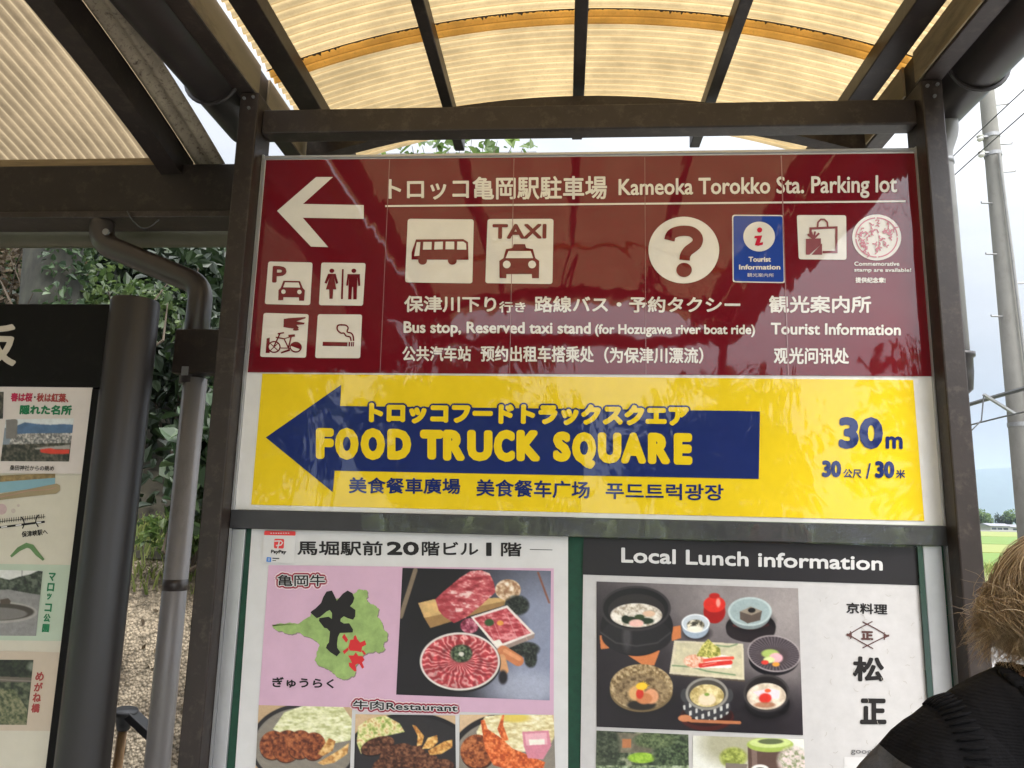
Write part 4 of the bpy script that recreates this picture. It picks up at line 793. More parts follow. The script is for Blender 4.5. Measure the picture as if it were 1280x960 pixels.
# fried dishes along the bottom
p_ = Pic([(97, 702), (437, 710), (424, 1080), (78, 1080)], E5, (190, 160, 124), 21); p_.shade(p_.all(), 40, .1)
p_.ell(262, 850, 196, 152, (34, 32, 34)); p_.ell(262, 852, 182, 140, (128, 122, 112)); mk = p_.ell(262, 856, 176, 134, (150, 142, 128)); gr = ((np.sin((p_.X+p_.Yy)*.8) > .6) | (np.sin((p_.X-p_.Yy)*.8) > .6)); p_.mix(mk*gr*.5, (70, 66, 62))
mk = p_.poly([(150, 790), (190, 730), (260, 705), (400, 705), (438, 760), (430, 830), (330, 850), (200, 820)], (222, 222, 176)); cabbage(p_, mk)
for x, y, a, b, r in ((150, 848, 48, 52, 20), (200, 852, 52, 58, 15), (248, 846, 46, 52, 10), (296, 852, 44, 50, 8)):
    mk = p_.ell(x, y+4, a, b, (50, 26, 16), r); mk = p_.ell(x, y, a, b, (140, 74, 42), r); p_.mottle(mk, 16, [(78, 34, 20), (132, 68, 38), (176, 104, 62)], 5)
for q in ([(312, 880), (352, 822), (376, 834), (365, 868), (330, 888)], [(310, 912), (395, 862), (424, 840), (418, 880), (370, 912), (330, 920)]): mk = p_.poly(q, (206, 160, 96)); p_.mottle(mk, 22, [(160, 104, 52), (208, 160, 94), (230, 196, 136)])
p_.build(ya-.0004, P1)
p_ = Pic([(449, 735), (812, 740), (816, 1080), (440, 1080)], E5, (200, 170, 134), 22)
p_.ell(650, 920, 250, 190, (26, 24, 26)); p_.ell(650, 920, 236, 176, (40, 38, 40))
mk = p_.poly([(455, 840), (460, 780), (500, 752), (560, 742), (610, 770), (628, 800), (560, 815), (500, 850), (470, 880)], (210, 206, 150)); p_.mottle(mk, 22, [(130, 150, 70), (196, 196, 120), (232, 222, 176), (196, 160, 100)], 5)
for x, y, a, b, r in ((530, 850, 62, 30, -18), (596, 878, 62, 30, -22), (560, 915, 50, 26, -20), (640, 892, 66, 34, -25), (690, 915, 60, 34, -22), (610, 940, 60, 30, -18), (740, 935, 66, 34, -15)):
    p_.ell(x, y+5, a, b, (22, 13, 10), r); mk = p_.ell(x, y, a, b, (88, 52, 36), r); p_.mottle(mk, 15, [(46, 24, 16), (84, 48, 32), (136, 92, 66)], 5)
for q in ([(655, 775), (668, 778), (698, 815), (690, 848), (672, 852), (675, 815)], [(690, 862), (712, 822), (745, 812), (748, 836), (725, 860)], [(712, 868), (770, 835), (800, 828), (800, 855), (760, 880), (720, 884)]): mk = p_.poly(q, (214, 164, 90)); p_.mottle(mk, 20, [(160, 100, 46), (214, 160, 84), (238, 204, 134)])
p_.build(ya-.0004, P1)
p_ = Pic([(828, 737), (1170, 738), (1180, 1080), (824, 1080)], E5, (206, 176, 140), 23)
p_.ell(1005, 900, 215, 168, (30, 28, 30)); p_.ell(1005, 905, 200, 152, (136, 128, 116)); mk = p_.ell(1005, 908, 192, 146, (150, 142, 128)); gr = ((np.sin((p_.X+p_.Yy)*.8) > .6) | (np.sin((p_.X-p_.Yy)*.8) > .6)); p_.mix(mk*gr*.5, (70, 66, 62))
mk = p_.poly([(890, 800), (920, 745), (1000, 735), (1160, 735), (1180, 800), (1150, 860), (1000, 880), (900, 860)], (226, 216, 170)); cabbage(p_, mk, ((190, 170, 120), (222, 210, 160), (240, 232, 204))); p_.ell(1030, 750, 50, 16, (214, 190, 90), soft=.5)
p_.ell(895, 876, 62, 62, (60, 30, 18)); mk = p_.ell(892, 870, 60, 60, (150, 78, 42)); p_.mottle(mk, 14, [(88, 40, 22), (146, 76, 40), (190, 116, 70)], 5)
for q in ([(905, 760), (918, 755), (930, 790), (975, 820), (1020, 860), (1090, 890), (1138, 910), (1130, 935), (1000, 935), (950, 920), (920, 860)], [(965, 790), (985, 735), (990, 740), (986, 775), (1006, 830), (985, 835)]):
    mk = p_.poly(q, (206, 92, 42)); p_.mottle(mk, 14, [(160, 62, 28), (206, 94, 42), (232, 140, 84)], 5)
p_.poly([(1055, 800), (1150, 795), (1160, 850), (1130, 900), (1075, 895), (1060, 850)], (206, 130, 146)); p_.poly([(1064, 808), (1142, 803), (1146, 845), (1070, 850)], (226, 170, 180)); p_.poly([(1078, 828), (1136, 826), (1136, 846), (1082, 848)], (238, 228, 214))
p_.build(ya-.0004, P1)
# payment sticker
STK = thing('payment_sticker', 'small white payment sticker with red logo, top left on the beef poster', 'sticker', (-.85, yp-.003, 1.5))
ys = yp-.0036
flat('paper', [rrect(E5([(117, 68), (232, 70), (227, 187), (110, 184)]), 2)], ys, I['w'], STK, .0004)
flat('red_band', [rrect(E5([(118, 68), (231, 70), (231, 86), (116, 84)]), 1.5)], ys-.0006, I['ppred'], STK)
flat('band_dash', [stroke(E5([(x, 77), (x+5, 77)]), 1.1) for x in range(140, 212, 9)], ys-.0012, I['w'], STK)
flat('logo', [rrect(E5([(154, 97), (190, 98), (188, 133), (152, 132)]), 2)], ys-.0006, I['ppred'], STK)
flat('logo_mark', [stroke(E5([(166, 132), (172, 107)]), 1.4), stroke(E5([(154, 106), (178, 105), (184, 112), (178, 120), (160, 122)]), 1.5)], ys-.0012, I['w'], STK)
text('PayPay', E5([(142, 137), (198, 138), (197, 155), (141, 154)]), ys-.0006, I['k'], STK, .3)
flat('blue_square', [rrect(E5([(126, 164), (143, 165), (142, 182), (125, 181)]), .8)], ys-.0006, I['ppblue'], STK)
text('支', E5([(129, 167), (140, 167), (139, 179), (128, 179)]), ys-.0012, I['w'], STK, 0)
flat('print_dash', [stroke(E5([(147, 168), (172, 169)]), 1.3), stroke(E5([(147, 176), (160, 177)]), .9)], ys-.0006, I['k'], STK)

P2 = thing('lunch_poster', 'poster with a black heading for local lunch information and photographs of small dishes', 'poster', (.45, yp, .9))
m_pap = mat('washi_paper', (.53, .515, .505), .8, .06, 30); I['washi'] = m_pap
flat('paper', [F6([(76, 30), (1166, 58), (1226, 1090), (60, 1090)])], yp, m_pap, P2, .0012)
flat('heading_band', [F6([(76, 30), (1166, 58), (1168, 184), (72, 149)])], ya, I['hdr'], P2)
text('Local Lunch information', F6([(196, 62), (1033, 90), (1033, 137), (196, 111)]), ya-.0006, I['w'], P2, .75)
rs = np.random.RandomState(9)
flat('paper_fibre', [stroke(F6([(x, y), (x+l*math.cos(a), y+l*math.sin(a)), (x+1.8*l*math.cos(a+.4), y+1.8*l*math.sin(a+.4))]), .5) for x, y, l, a in zip(rs.uniform(800, 1170, 46), rs.uniform(200, 900, 46), rs.uniform(4, 12, 46), rs.uniform(0, 6.28, 46))], ya, mat('paper_fibre', (.38, .35, .31), .8, .1, 9), P2)
text('京料理', F6([(916, 238), (1048, 243), (1048, 278), (916, 273)]), ya, I['k'], P2, .4)
L_ = [stroke(F6(q), 1.4) for q in ([(918, 345), (955, 322), (1000, 299)], [(968, 300), (1010, 322), (1053, 347)], [(918, 338), (955, 360), (1002, 386)], [(1053, 342), (1015, 360), (968, 384)])]
flat('emblem', L_+[F6(q) for q in ([(914, 342), (934, 333), (934, 352)], [(1055, 345), (1036, 336), (1036, 355)])]+[stroke(F6([(930, 330), (930, 355)]), 1.3), stroke(F6([(1038, 333), (1038, 358)]), 1.3)], ya, I['dkbrown'], P2)
text('正', F6([(963, 329), (1003, 330), (1003, 359), (963, 358)]), ya, I['dkbrown'], P2, .9)
text('松', F6([(937, 410), (1037, 413), (1037, 493), (937, 490)]), ya, I['k'], P2, 1.3)
text('正', F6([(960, 545), (1045, 546), (1045, 628), (960, 628)]), ya, I['k'], P2, 1.6)
text('google map', F6([(931, 704), (1085, 710), (1085, 732), (931, 726)]), ya, I['grey'], P2, .15)
flat('white_label', [F6([(910, 732), (1165, 740), (1172, 960), (908, 955)])], ya, I['w'], P2)
# set lunch photograph
p_ = Pic([(117, 171), (762, 193), (778, 663), (117, 636)], F6, (44, 38, 42), 31)
p_.ell(640, 180, 430, 260, (150, 142, 140), soft=1.2, a=.85); p_.ell(720, 330, 120, 200, (164, 156, 152), soft=1.0, a=.5); p_.ell(160, 500, 230, 260, (26, 22, 26), soft=.7, a=.7); p_.ell(480, 600, 300, 120, (22, 20, 24), soft=.7, a=.6); p_.shade(p_.all(), 60, .08)
def bowl(cx, cy, rx, ry, h, out, rim, ins, food=None, rot=0, fcols=None):
    p_.ell(cx+6, cy+h+ry*.25, rx*.95, ry*.75, (14, 12, 14), soft=.5, a=.7); p_.ell(cx, cy+h*.55, rx*.93, ry*.8+h*.45, out); p_.ell(cx, cy, rx, ry, rim, rot); p_.ell(cx, cy, rx*.90, ry*.88, ins, rot)
    if food: mk = p_.ell(cx, cy+ry*.18, rx*food, ry*food*.95, fcols[1]); p_.mottle(mk, rx*.3, fcols, 4)
# big black pot on its wooden stand
for q in ([(128, 345), (158, 335), (158, 385), (132, 388)], [(356, 318), (386, 312), (388, 352), (358, 362)], [(210, 402), (320, 392), (302, 440), (262, 436)]): p_.poly(q, (196, 116, 66))
p_.ell(246, 318, 116, 92, (22, 20, 22)); p_.ell(246, 345, 112, 60, (30, 28, 30)); p_.ell(215, 350, 14, 40, (96, 92, 94), soft=.8, a=.5); p_.line([(132, 335), (180, 368), (246, 378), (312, 368), (354, 335)], 5, (70, 66, 68), .7)
p_.ell(243, 258, 112, 72, (52, 48, 50)); p_.ell(243, 258, 104, 65, (20, 18, 20)); p_.ell(245, 266, 90, 54, (40, 36, 36)); mk = p_.ell(245, 280, 82, 38, (206, 196, 180)); p_.mottle(mk, 14, [(160, 146, 126), (206, 196, 180), (230, 224, 212)])
for x, y, a, b, c in ((225, 296, 26, 12, (30, 44, 26)), (275, 298, 26, 10, (34, 50, 30)), (245, 305, 24, 12, (226, 180, 168)), (285, 275, 20, 10, (214, 180, 150)), (255, 285, 16, 8, (50, 66, 36)), (210, 290, 12, 10, (24, 34, 22))): p_.ell(x, y, a, b, c, soft=.25)
# red lidded cup, small white bowl
p_.ell(494, 268, 35, 38, (150, 24, 22)); p_.ell(494, 245, 35, 26, (206, 44, 34)); p_.ell(494, 218, 17, 9, (170, 30, 26)); p_.ell(506, 240, 7, 14, (236, 150, 136), soft=.6)
bowl(434, 306, 45, 30, 24, (150, 164, 178), (226, 230, 232), (186, 194, 200), .62, 0, [(34, 32, 30), (90, 86, 70), (230, 220, 196)]); p_.ell(432, 324, 26, 10, (232, 226, 208), soft=.3)
# pale blue bowl on a black saucer
p_.ell(610, 318, 80, 48, (22, 20, 22)); p_.ell(610, 330, 78, 36, (36, 30, 32)); p_.line([(556, 312), (610, 324), (664, 310)], 8, (150, 50, 44), .8); bowl(607, 268, 70, 46, 20, (120, 132, 132), (176, 190, 188), (150, 166, 166)); p_.poly([(575, 268), (610, 252), (646, 266), (640, 296), (600, 306), (575, 292)], (86, 74, 66)); p_.poly([(575, 268), (610, 252), (646, 266), (612, 280)], (140, 128, 112)); p_.ell(613, 264, 12, 8, (24, 22, 22))
# rectangular dish
p_.poly([(352, 470), (590, 492), (592, 484), (352, 460)], (84, 74, 60)); p_.poly([(366, 360), (586, 371), (590, 486), (350, 466)], (206, 196, 168)); mk = p_.poly([(374, 366), (580, 377), (583, 477), (360, 459)], (196, 188, 156)); p_.shade(mk, 20, .1); p_.line([(360, 440), (420, 444), (470, 458), (560, 470)], 5, (84, 120, 80), .7); p_.line([(500, 376), (540, 380), (566, 372)], 5, (90, 124, 84), .7)
p_.poly([(400, 415), (470, 396), (550, 412), (548, 448), (420, 448)], (232, 226, 220)); mk = p_.ell(430, 426, 32, 20, (222, 160, 130), soft=.3); p_.mottle(mk, 10, [(206, 130, 100), (226, 170, 140), (240, 210, 190)])
mk = p_.poly([(436, 410), (455, 375), (474, 355), (492, 372), (512, 385), (515, 408), (480, 416)], (176, 172, 84)); p_.mottle(mk, 9, [(110, 116, 44), (176, 170, 84), (220, 210, 130)]); p_.line([(450, 440), (500, 434), (545, 430)], 14, (206, 50, 40)); p_.line([(462, 424), (505, 418), (552, 416)], 10, (222, 80, 60)); p_.line([(456, 440), (500, 430)], 3, (240, 170, 150), .7)
# ribbed dark bowl at the right
p_.ell(684, 420, 80, 52, (20, 18, 22)); p_.ell(684, 402, 85, 58, (160, 150, 150), 8); mk = p_.ell(684, 402, 81, 54, (62, 54, 58), 8); th = np.arctan2((p_.Yy-402)/54, (p_.X-684)/81); p_.mix(mk*(np.sin(th*44) > .35)*.5, (136, 126, 130)); mk = p_.ell(684, 412, 46, 28, (70, 60, 62), soft=.4)
for x, y, a, b, c in ((672, 402, 28, 14, (160, 180, 96)), (690, 416, 22, 16, (226, 170, 176)), (668, 422, 18, 10, (206, 214, 150)), (690, 436, 12, 7, (226, 150, 60)), (655, 430, 12, 7, (206, 60, 50))): p_.ell(x, y, a, b, c, soft=.3)
# speckled bowl lower left
p_.ell(262, 540, 96, 58, (20, 18, 18), soft=.4); p_.ell(261, 522, 100, 66, (110, 92, 62)); mk = p_.ell(261, 508, 100, 72, (150, 128, 92)); p_.mottle(mk, 12, [(96, 76, 46), (150, 126, 88), (196, 174, 134)], 5); mk = p_.ell(262, 522, 80, 50, (120, 100, 72), soft=.3); p_.mottle(mk, 14, [(84, 66, 42), (130, 108, 76), (160, 138, 102)], 5)
for x, y, a, b, c in ((262, 566, 46, 16, (34, 30, 26)), (246, 528, 26, 24, (206, 160, 104)), (292, 538, 24, 24, (214, 150, 110)), (270, 545, 26, 18, (190, 120, 76)), (256, 530, 12, 16, (196, 50, 36)), (262, 506, 18, 12, (236, 186, 40))): p_.ell(x, y, a, b, c, soft=.25)
for k in range(8): p_.line([(262, 512), (244+k*6, 490+abs(k-4)*4)], 2.4, (240, 190, 50))
# lidded patterned pot
p_.ell(470, 604, 86, 44, (64, 22, 20)); p_.ell(470, 598, 80, 36, (36, 16, 16)); mk = p_.ell(470, 570, 76, 46, (50, 50, 54)); p_.mix(mk*((np.sin(p_.X*.32) > .3) & (np.sin(p_.Yy*.24+p_.X*.1) > -.2)), (196, 196, 190)); p_.ell(400, 535, 14, 22, (60, 60, 62)); p_.ell(540, 535, 14, 22, (60, 60, 62)); p_.ell(470, 530, 68, 52, (140, 136, 128)); p_.ell(470, 530, 60, 44, (70, 66, 60)); mk = p_.ell(470, 536, 54, 36, (196, 176, 120)); p_.mottle(mk, 18, [(166, 144, 86), (200, 180, 122), (226, 212, 160)]); mk = p_.ell(470, 548, 28, 20, (226, 206, 176), soft=.3); p_.ell(470, 532, 8, 5, (120, 150, 60), soft=.4)
p_.line([(392, 606), (420, 616), (470, 618), (574, 622)], 10, (176, 110, 72)); p_.ell(400, 608, 22, 11, (190, 122, 82))
# black soup bowl
p_.ell(662, 560, 72, 50, (16, 14, 16)); bowl(660, 528, 74, 60, 26, (22, 20, 22), (60, 56, 56), (30, 26, 26)); mk = p_.ell(660, 538, 62, 42, (206, 190, 168)); p_.mottle(mk, 30, [(186, 168, 146), (208, 192, 170), (226, 214, 196)]); p_.poly([(615, 524), (670, 512), (702, 520), (700, 545), (650, 550)], (222, 206, 210)); p_.ell(656, 544, 20, 16, (206, 50, 40), soft=.3); p_.ell(664, 520, 10, 6, (222, 90, 50), soft=.3); p_.ell(655, 565, 34, 9, (150, 90, 60), soft=.3, a=.7)
p_.build(ya-.0004, P2)
p_ = Pic([(117, 648), (411, 661), (414, 900), (112, 900)], F6, (86, 92, 74), 41)
p_.mottle(p_.all(), 30, [(34, 42, 30), (70, 80, 60), (110, 120, 92), (150, 150, 130)], 5); p_.poly([(170, 655), (300, 660), (300, 720), (170, 720)], (120, 108, 92), .7); p_.poly([(200, 676), (228, 676), (228, 704), (200, 704)], (170, 110, 70)); mk = p_.ell(262, 736, 42, 16, (150, 186, 60), soft=.3); p_.mottle(mk, 12, [(120, 160, 40), (160, 196, 66)])
mk = p_.ell(360, 720, 60, 62, (50, 62, 42), soft=.35); p_.mottle(mk, 12, [(28, 38, 26), (60, 76, 50), (96, 110, 80)], 5); mk = p_.ell(150, 700, 40, 60, (56, 66, 50), soft=.4); p_.mottle(mk, 12, [(34, 42, 30), (84, 92, 72)], 5); mk = p_.ell(300, 680, 60, 24, (80, 92, 60), soft=.4); p_.mottle(mk, 10, [(50, 64, 40), (110, 124, 84)], 5); p_.mottle(p_.poly([(117, 760), (412, 760), (414, 900), (112, 900)], (100, 110, 90)), 16, [(60, 72, 50), (130, 146, 110), (176, 184, 160)], 5)
p_.build(ya-.0004, P2)
p_ = Pic([(425, 664), (780, 676), (790, 900), (424, 900)], F6, (216, 216, 206), 42)
p_.ell(560, 690, 110, 70, (150, 146, 116), soft=.6, a=.8); mk = p_.ell(555, 735, 40, 30, (150, 160, 70), soft=.4); p_.mottle(mk, 12, [(110, 120, 50), (176, 184, 96)]); p_.poly([(600, 690), (740, 690), (740, 900), (605, 900)], (86, 66, 58)); p_.poly([(612, 690), (630, 690), (635, 900), (620, 900)], (150, 130, 120), .5); p_.ell(672, 694, 74, 24, (150, 170, 80)); p_.ell(672, 688, 66, 16, (190, 204, 130)); p_.ell(674, 684, 40, 9, (90, 100, 66)); mk = p_.ell(745, 745, 45, 40, (190, 180, 170), soft=.5); p_.mottle(mk, 12, [(120, 130, 90), (200, 190, 180), (226, 200, 200)]); p_.poly([(530, 752), (600, 756), (596, 790), (530, 790)], (120, 110, 100)); p_.ell(640, 775, 30, 18, (226, 222, 216)); p_.ell(640, 776, 18, 10, (50, 44, 42))
p_.mottle(p_.poly([(424, 800), (790, 800), (790, 900), (424, 900)], (150, 150, 130)), 20, [(110, 112, 90), (170, 170, 150)], 4)
p_.build(ya-.0004, P2)

# ---------------------------------------------------------------- map board on the left
yl = -.10
NB = thing('map_board', 'black framed sightseeing map board with a thick round post, left of the brown post', 'notice board', (-1.8, yl, 0))
MB().tube([(-1.178, yl, 0), (-1.178, yl, 2.13), (-1.178, yl, 2.138)], [.060, .060, .057], 40).build('post', M['blackpost'], NB, smooth=True).modifiers.new('edge', 'EDGE_SPLIT')
MB().tube([(-2.62, yl, 0), (-2.62, yl, 2.138)], .060, 32).build('post', M['blackpost'], NB, smooth=True).modifiers.new('edge', 'EDGE_SPLIT')
MB().box(-2.56, -1.222, yl-.004, yl+.05, 1.902, 2.128).build('header_panel', M['black'], NB, bevel=.003)
MB().box(-2.56, -1.2375, yl+.004, yl+.045, .62, 1.8985).build('back_panel', M['black'], NB)
for x0, x1 in ((-1.268, -1.2465), (-2.545, -2.52)): MB().box(x0, x1, yl-.003, yl+.0035, .62, 1.898).build('frame_strip', M['black'], NB, bevel=.001)
MB().box(-1.2455, -1.238, yl-.010, yl+.0035, .62, 1.898).build('frame_bead', M['blackpost'], NB, bevel=.002)
text('坂', [(-36, 403.5), (21.5, 405), (20, 458), (-38, 457)], yl-.0052, I['letter'], NB, 1.7)
Ym = yl+.0032; ma, mb_, mc = Ym-.0012, Ym-.0022, Ym-.0032
MAP = thing('sightseeing_map', 'faded cream sightseeing map sheet with photographs of a park pond and a bridge', 'map', (-1.8, Ym, 1.2))
flat('map_sheet', [[(-360, 485), (114, 485.5), (60, 975), (50, 1090), (-400, 1090)]], Ym, I['cream'], MAP, .0008)
flat('river_print', [G7([(-200, 520), (0, 508), (265, 488), (264, 526), (0, 562), (-200, 590)])], ma, mat('map_blue', (.20, .36, .42), .6, .1, 9), MAP)
flat('bank_print', [G7([(-200, 482), (0, 478), (265, 466), (265, 489), (0, 509), (-200, 521)])], ma-.0003, mat('map_ochre', (.24, .17, .07), .6, .45, 60), MAP)
flat('road_print', [G7([(-200, 600), (0, 566), (130, 545), (235, 524), (272, 517), (288, 526), (288, 550), (270, 565), (130, 580), (0, 596), (-200, 630)])], ma-.0006, mat('map_tan', (.30, .235, .13), .6, .1, 9), MAP)
flat('road_line', [stroke(G7([(-100, 600), (60, 570), (130, 552), (235, 545), (270, 535)]), .8)], mb_, mat('map_pink_line', (.42, .22, .17), .6, .1, 9), MAP)
for cx, cy, r in ((8, 640, 25), (64, 648, 11), (88, 622, 7)): flat('blossom_print', [G7(ell(cx, cy, r, r*1.05, n=22))], ma, mat('map_blossom', (.50, .36, .35) if r > 20 else (.50, .43, .37), .6, .15, 30), MAP)
tk = [stroke(G7([(-60, 706), (218, 676)]), .7)]+[stroke(G7([(x, 716-(x+60)*.108-2), (x+1, 694-(x+60)*.108-2)]), .7) for x in range(-55, 218, 11)]
flat('railway_print', tk+[stroke(G7([(-60, 735), (215, 700)]), 2.5)], ma, I['k'], MAP)
flat('railway_dash', [stroke(G7([(x, 735-(x+60)*.1273), (x+28, 735-(x+88)*.1273)]), 1.6) for x in (-55, 6, 75, 170)], mb_, I['w'], MAP)
flat('tunnel_mark', [stroke(G7([(102, 677), (113, 692), (117, 710), (108, 733)]), 1.4)], mb_-.0004, I['k'], MAP); flat('tunnel_mark', [stroke(G7([(186, 667), (174, 680), (171, 702), (184, 725)]), 1.4)], mb_-.0004, I['k'], MAP)
text('保津峡駅へ', G7([(103, 747), (228, 733), (230, 762), (105, 776)]), ma, I['k'], MAP, .2)
flat('hill_mark', [stroke(G7([(52, 868), (90, 832), (128, 813), (152, 820), (180, 855), (210, 884)]), [3, 5.5, 6.5, 6.5, 5.5, 3])], ma, mat('map_green', (.12, .23, .085), .7, .25, 30), MAP)
flat('green_field', [H8([(-300, 48), (318, 58), (276, 396), (-300, 388)])], ma, I['lgreen'], MAP)
flat('tan_field', [H8([(-300, 432), (268, 446), (226, 796), (-300, 792)])], ma, I['ltan'], MAP)
p_ = Pic([(-190, 76), (190, 84), (160, 373), (-190, 370)], H8, (120, 120, 118), 51)
p_.poly([(-200, 70), (200, 70), (200, 130), (-200, 130)], (196, 196, 190)); mk = p_.poly([(-200, 100), (-20, 110), (40, 125), (90, 110), (135, 100), (170, 84), (200, 90), (200, 195), (40, 170), (-200, 170)], (44, 50, 42)); p_.mottle(mk, 20, [(30, 34, 30), (56, 64, 52), (90, 96, 84)], 4); p_.line([(97, 82), (97, 140)], 2, (60, 60, 60)); mk = p_.poly([(-200, 165), (40, 168), (190, 195), (160, 373), (-200, 373)], (126, 124, 122)); p_.shade(mk, 14, .1)
p_.ell(-10, 268, 175, 48, (150, 146, 140)); p_.ell(-10, 266, 160, 38, (60, 54, 48)); p_.ell(-20, 274, 140, 28, (108, 104, 100)); p_.poly([(0, 212), (35, 205), (48, 218), (44, 230), (0, 232)], (72, 62, 54)); p_.build(mb_, MAP)
p_ = Pic([(-190, 478), (149, 480), (118, 769), (-190, 766)], H8, (70, 74, 56), 52)
p_.mottle(p_.all(), 30, [(30, 36, 26), (62, 70, 50), (96, 100, 76)], 5); mk = p_.ell(60, 500, 130, 60, (26, 32, 22), soft=.4); p_.mottle(mk, 16, [(16, 20, 14), (40, 48, 32)], 4); p_.ell(140, 510, 20, 20, (160, 166, 150), soft=.8, a=.6); p_.poly([(-190, 545), (140, 560), (138, 580), (-190, 575)], (92, 84, 74)); p_.line([(-190, 558), (138, 575)], 3, (140, 132, 120)); mk = p_.poly([(-190, 600), (60, 610), (120, 700), (118, 769), (-190, 768)], (92, 96, 66)); p_.mottle(mk, 18, [(50, 60, 38), (96, 100, 70), (130, 126, 96)], 5); p_.build(mb_, MAP)
for k, ch in enumerate('マロッコ公園'):
    x0, y0_ = 216-k*5.6, 92+k*45.5; w_, h_ = (33, 36) if ch not in 'ッ' else (26, 28)
    text(ch, H8([(x0+(36-w_)/2, y0_), (x0+w_, y0_+1), (x0+w_-4, y0_+h_+2), (x0+(36-w_)/2-4, y0_+h_+1)]), mb_, I['green'], MAP, .5)
for k, ch in enumerate('めがね橋'):
    x0, y0_ = 160-k*6.2, 532+k*47; text(ch, H8([(x0, y0_), (x0+38, y0_+1), (x0+33, y0_+42), (x0-5, y0_+41)]), mb_, I['brick'], MAP, .5)
LEA = thing('spot_leaflet', 'pinkish white leaflet with a townscape photograph pasted at the top of the map board', 'leaflet', (-1.45, Ym-.003, 1.75))
l0, l1, l2 = Ym-.0046, Ym-.0056, Ym-.0066
flat('paper', [G7([(-420, 46), (446, 50), (393, 470), (-460, 464)])], l0, I['leaflet'], LEA, .0004)
text('春は桜', G7([(53, 80), (158, 80), (154, 124), (50, 123)]), l1, I['crimson'], LEA, .45); text('・', G7([(163, 97), (172, 97), (172, 106), (163, 106)]), l1, I['k'], LEA, .2); text('秋は紅葉、', G7([(178, 81), (332, 84), (328, 128), (174, 124)]), l1, I['brick'], LEA, .4)
text('隠れた名所', G7([(97, 138), (347, 140), (343, 188), (93, 185)]), l1, I['green'], LEA, .65)
text('桑田神社からの眺め', G7([(48, 428), (261, 431), (258, 456), (46, 454)]), l1, I['k'], LEA, .1)
p_ = Pic([(27, 208), (355, 203), (331, 411), (3, 409)], G7, (120, 130, 140), 61)
p_.poly([(0, 200), (360, 200), (360, 250), (0, 250)], (196, 200, 200)); mk = p_.poly([(80, 240), (120, 224), (180, 232), (240, 236), (300, 232), (360, 236), (360, 290), (60, 290)], (74, 100, 132)); p_.shade(mk, 30, .15); mk = p_.poly([(60, 278), (360, 275), (360, 345), (40, 345)], (140, 136, 132)); p_.mottle(mk, 10, [(76, 80, 80), (130, 126, 122), (206, 200, 192)], 4); mk = p_.poly([(0, 330), (350, 320), (340, 415), (0, 415)], (54, 52, 46)); p_.mottle(mk, 18, [(32, 36, 30), (60, 58, 50), (96, 90, 78)], 5)
mk = p_.poly([(30, 212), (72, 206), (86, 214), (82, 300), (30, 300)], (96, 92, 88)); p_.mix(mk*(np.sin(p_.Yy*.9) > .2)*.6, (150, 146, 140)); p_.poly([(165, 345), (335, 330), (335, 350), (170, 352)], (170, 166, 160), .8); p_.poly([(192, 352), (240, 346), (268, 352), (332, 352), (330, 372), (250, 374), (195, 366)], (196, 56, 40)); p_.build(l1, LEA)
p_ = Pic([(-300, 74), (18, 76), (14, 205), (-300, 203)], G7, (44, 42, 40), 62); p_.mottle(p_.all(), 20, [(22, 22, 20), (50, 48, 44), (90, 84, 76)], 5); p_.build(l1, LEA)
# ---------------------------------------------------------------- tool, pole, wires
T = thing('wooden_handled_hoe', 'wooden handled hoe with a black iron head leaning behind the black board post', 'hoe', (-1.36, .32, 0))
MB().tube([(-1.40, .40, 0), (-1.345, .33, .70), (-1.318, .30, .985)], [.015, .0145, .013], 14).build('handle', M['wood'], T, smooth=True)
MB().tube([(-1.319, .302, .955), (-1.3165, .299, .975), (-1.3145, .297, .992), (-1.3135, .296, 1.004), (-1.313, .2955, 1.010)], [.018, .022, .027, .036, .033], 20).build('iron_cap', M['iron'], T, smooth=True)
s = MB(); s.bar((-1.30, .296, 1.0), (-1.215, .30, .935), .05, .022); s.bar((-1.218, .30, .937), (-1.185, .30, .86), .07, .010); s.build('blade', M['iron'], T, bevel=.003)
POLE = thing('utility_pole', 'tall grey concrete utility pole with step bolts and insulators, right of the canopy', 'utility pole', (6.42, 9, 0))
def pr_(z): return .158-.0066*z
MB().tube([(6.42, 9, 0), (6.42, 9, 4), (6.42, 9, 8), (6.42, 9, 10.5)], [pr_(0), pr_(4), pr_(8), pr_(10.5)], 28).build('shaft', M['concrete'], POLE, smooth=True)
for z in (7.45, 7.15, 3.02): MB().tube([(6.42, 9, z-.03), (6.42, 9, z+.03)], pr_(z)+.010, 28).build('band', M['galv'], POLE)
for z, sx in ((8.35, -1), (7.95, 1), (7.3, 1), (6.85, 1), (6.35, -1), (5.1, 1), (5.55, -1), (4.6, -1)): MB().tube([(6.42+sx*.08, 8.96, z), (6.42+sx*(pr_(z)+.15), 8.94, z), (6.42+sx*(pr_(z)+.15), 8.94, z+.02)], .012, 8).build('step_bolt', M['galv'], POLE)
for z in (7.42, 7.16):
    b = MB().bar((6.42-.05, 8.94, z), (6.42-pr_(z)-.13, 8.94, z), .03, .03).build('bracket', M['galv'], POLE)
    MB().tube([(6.42-pr_(z)-.09, 8.94, z-.07), (6.42-pr_(z)-.09, 8.94, z-.045), (6.42-pr_(z)-.09, 8.94, z-.02), (6.42-pr_(z)-.09, 8.94, z+.01), (6.42-pr_(z)-.09, 8.94, z+.03)], [.03, .05, .035, .05, .03], 14).build('insulator', mat('porcelain', (.55, .54, .5), .3, .05, 9), b)
MB().tube([(6.42, 8.845, 7.1), (6.46, 8.835, 5.4), (6.50, 8.83, 3.1), (6.50, 8.82, 0)], .022, 8).build('cable_conduit', M['pipe_w'], POLE)
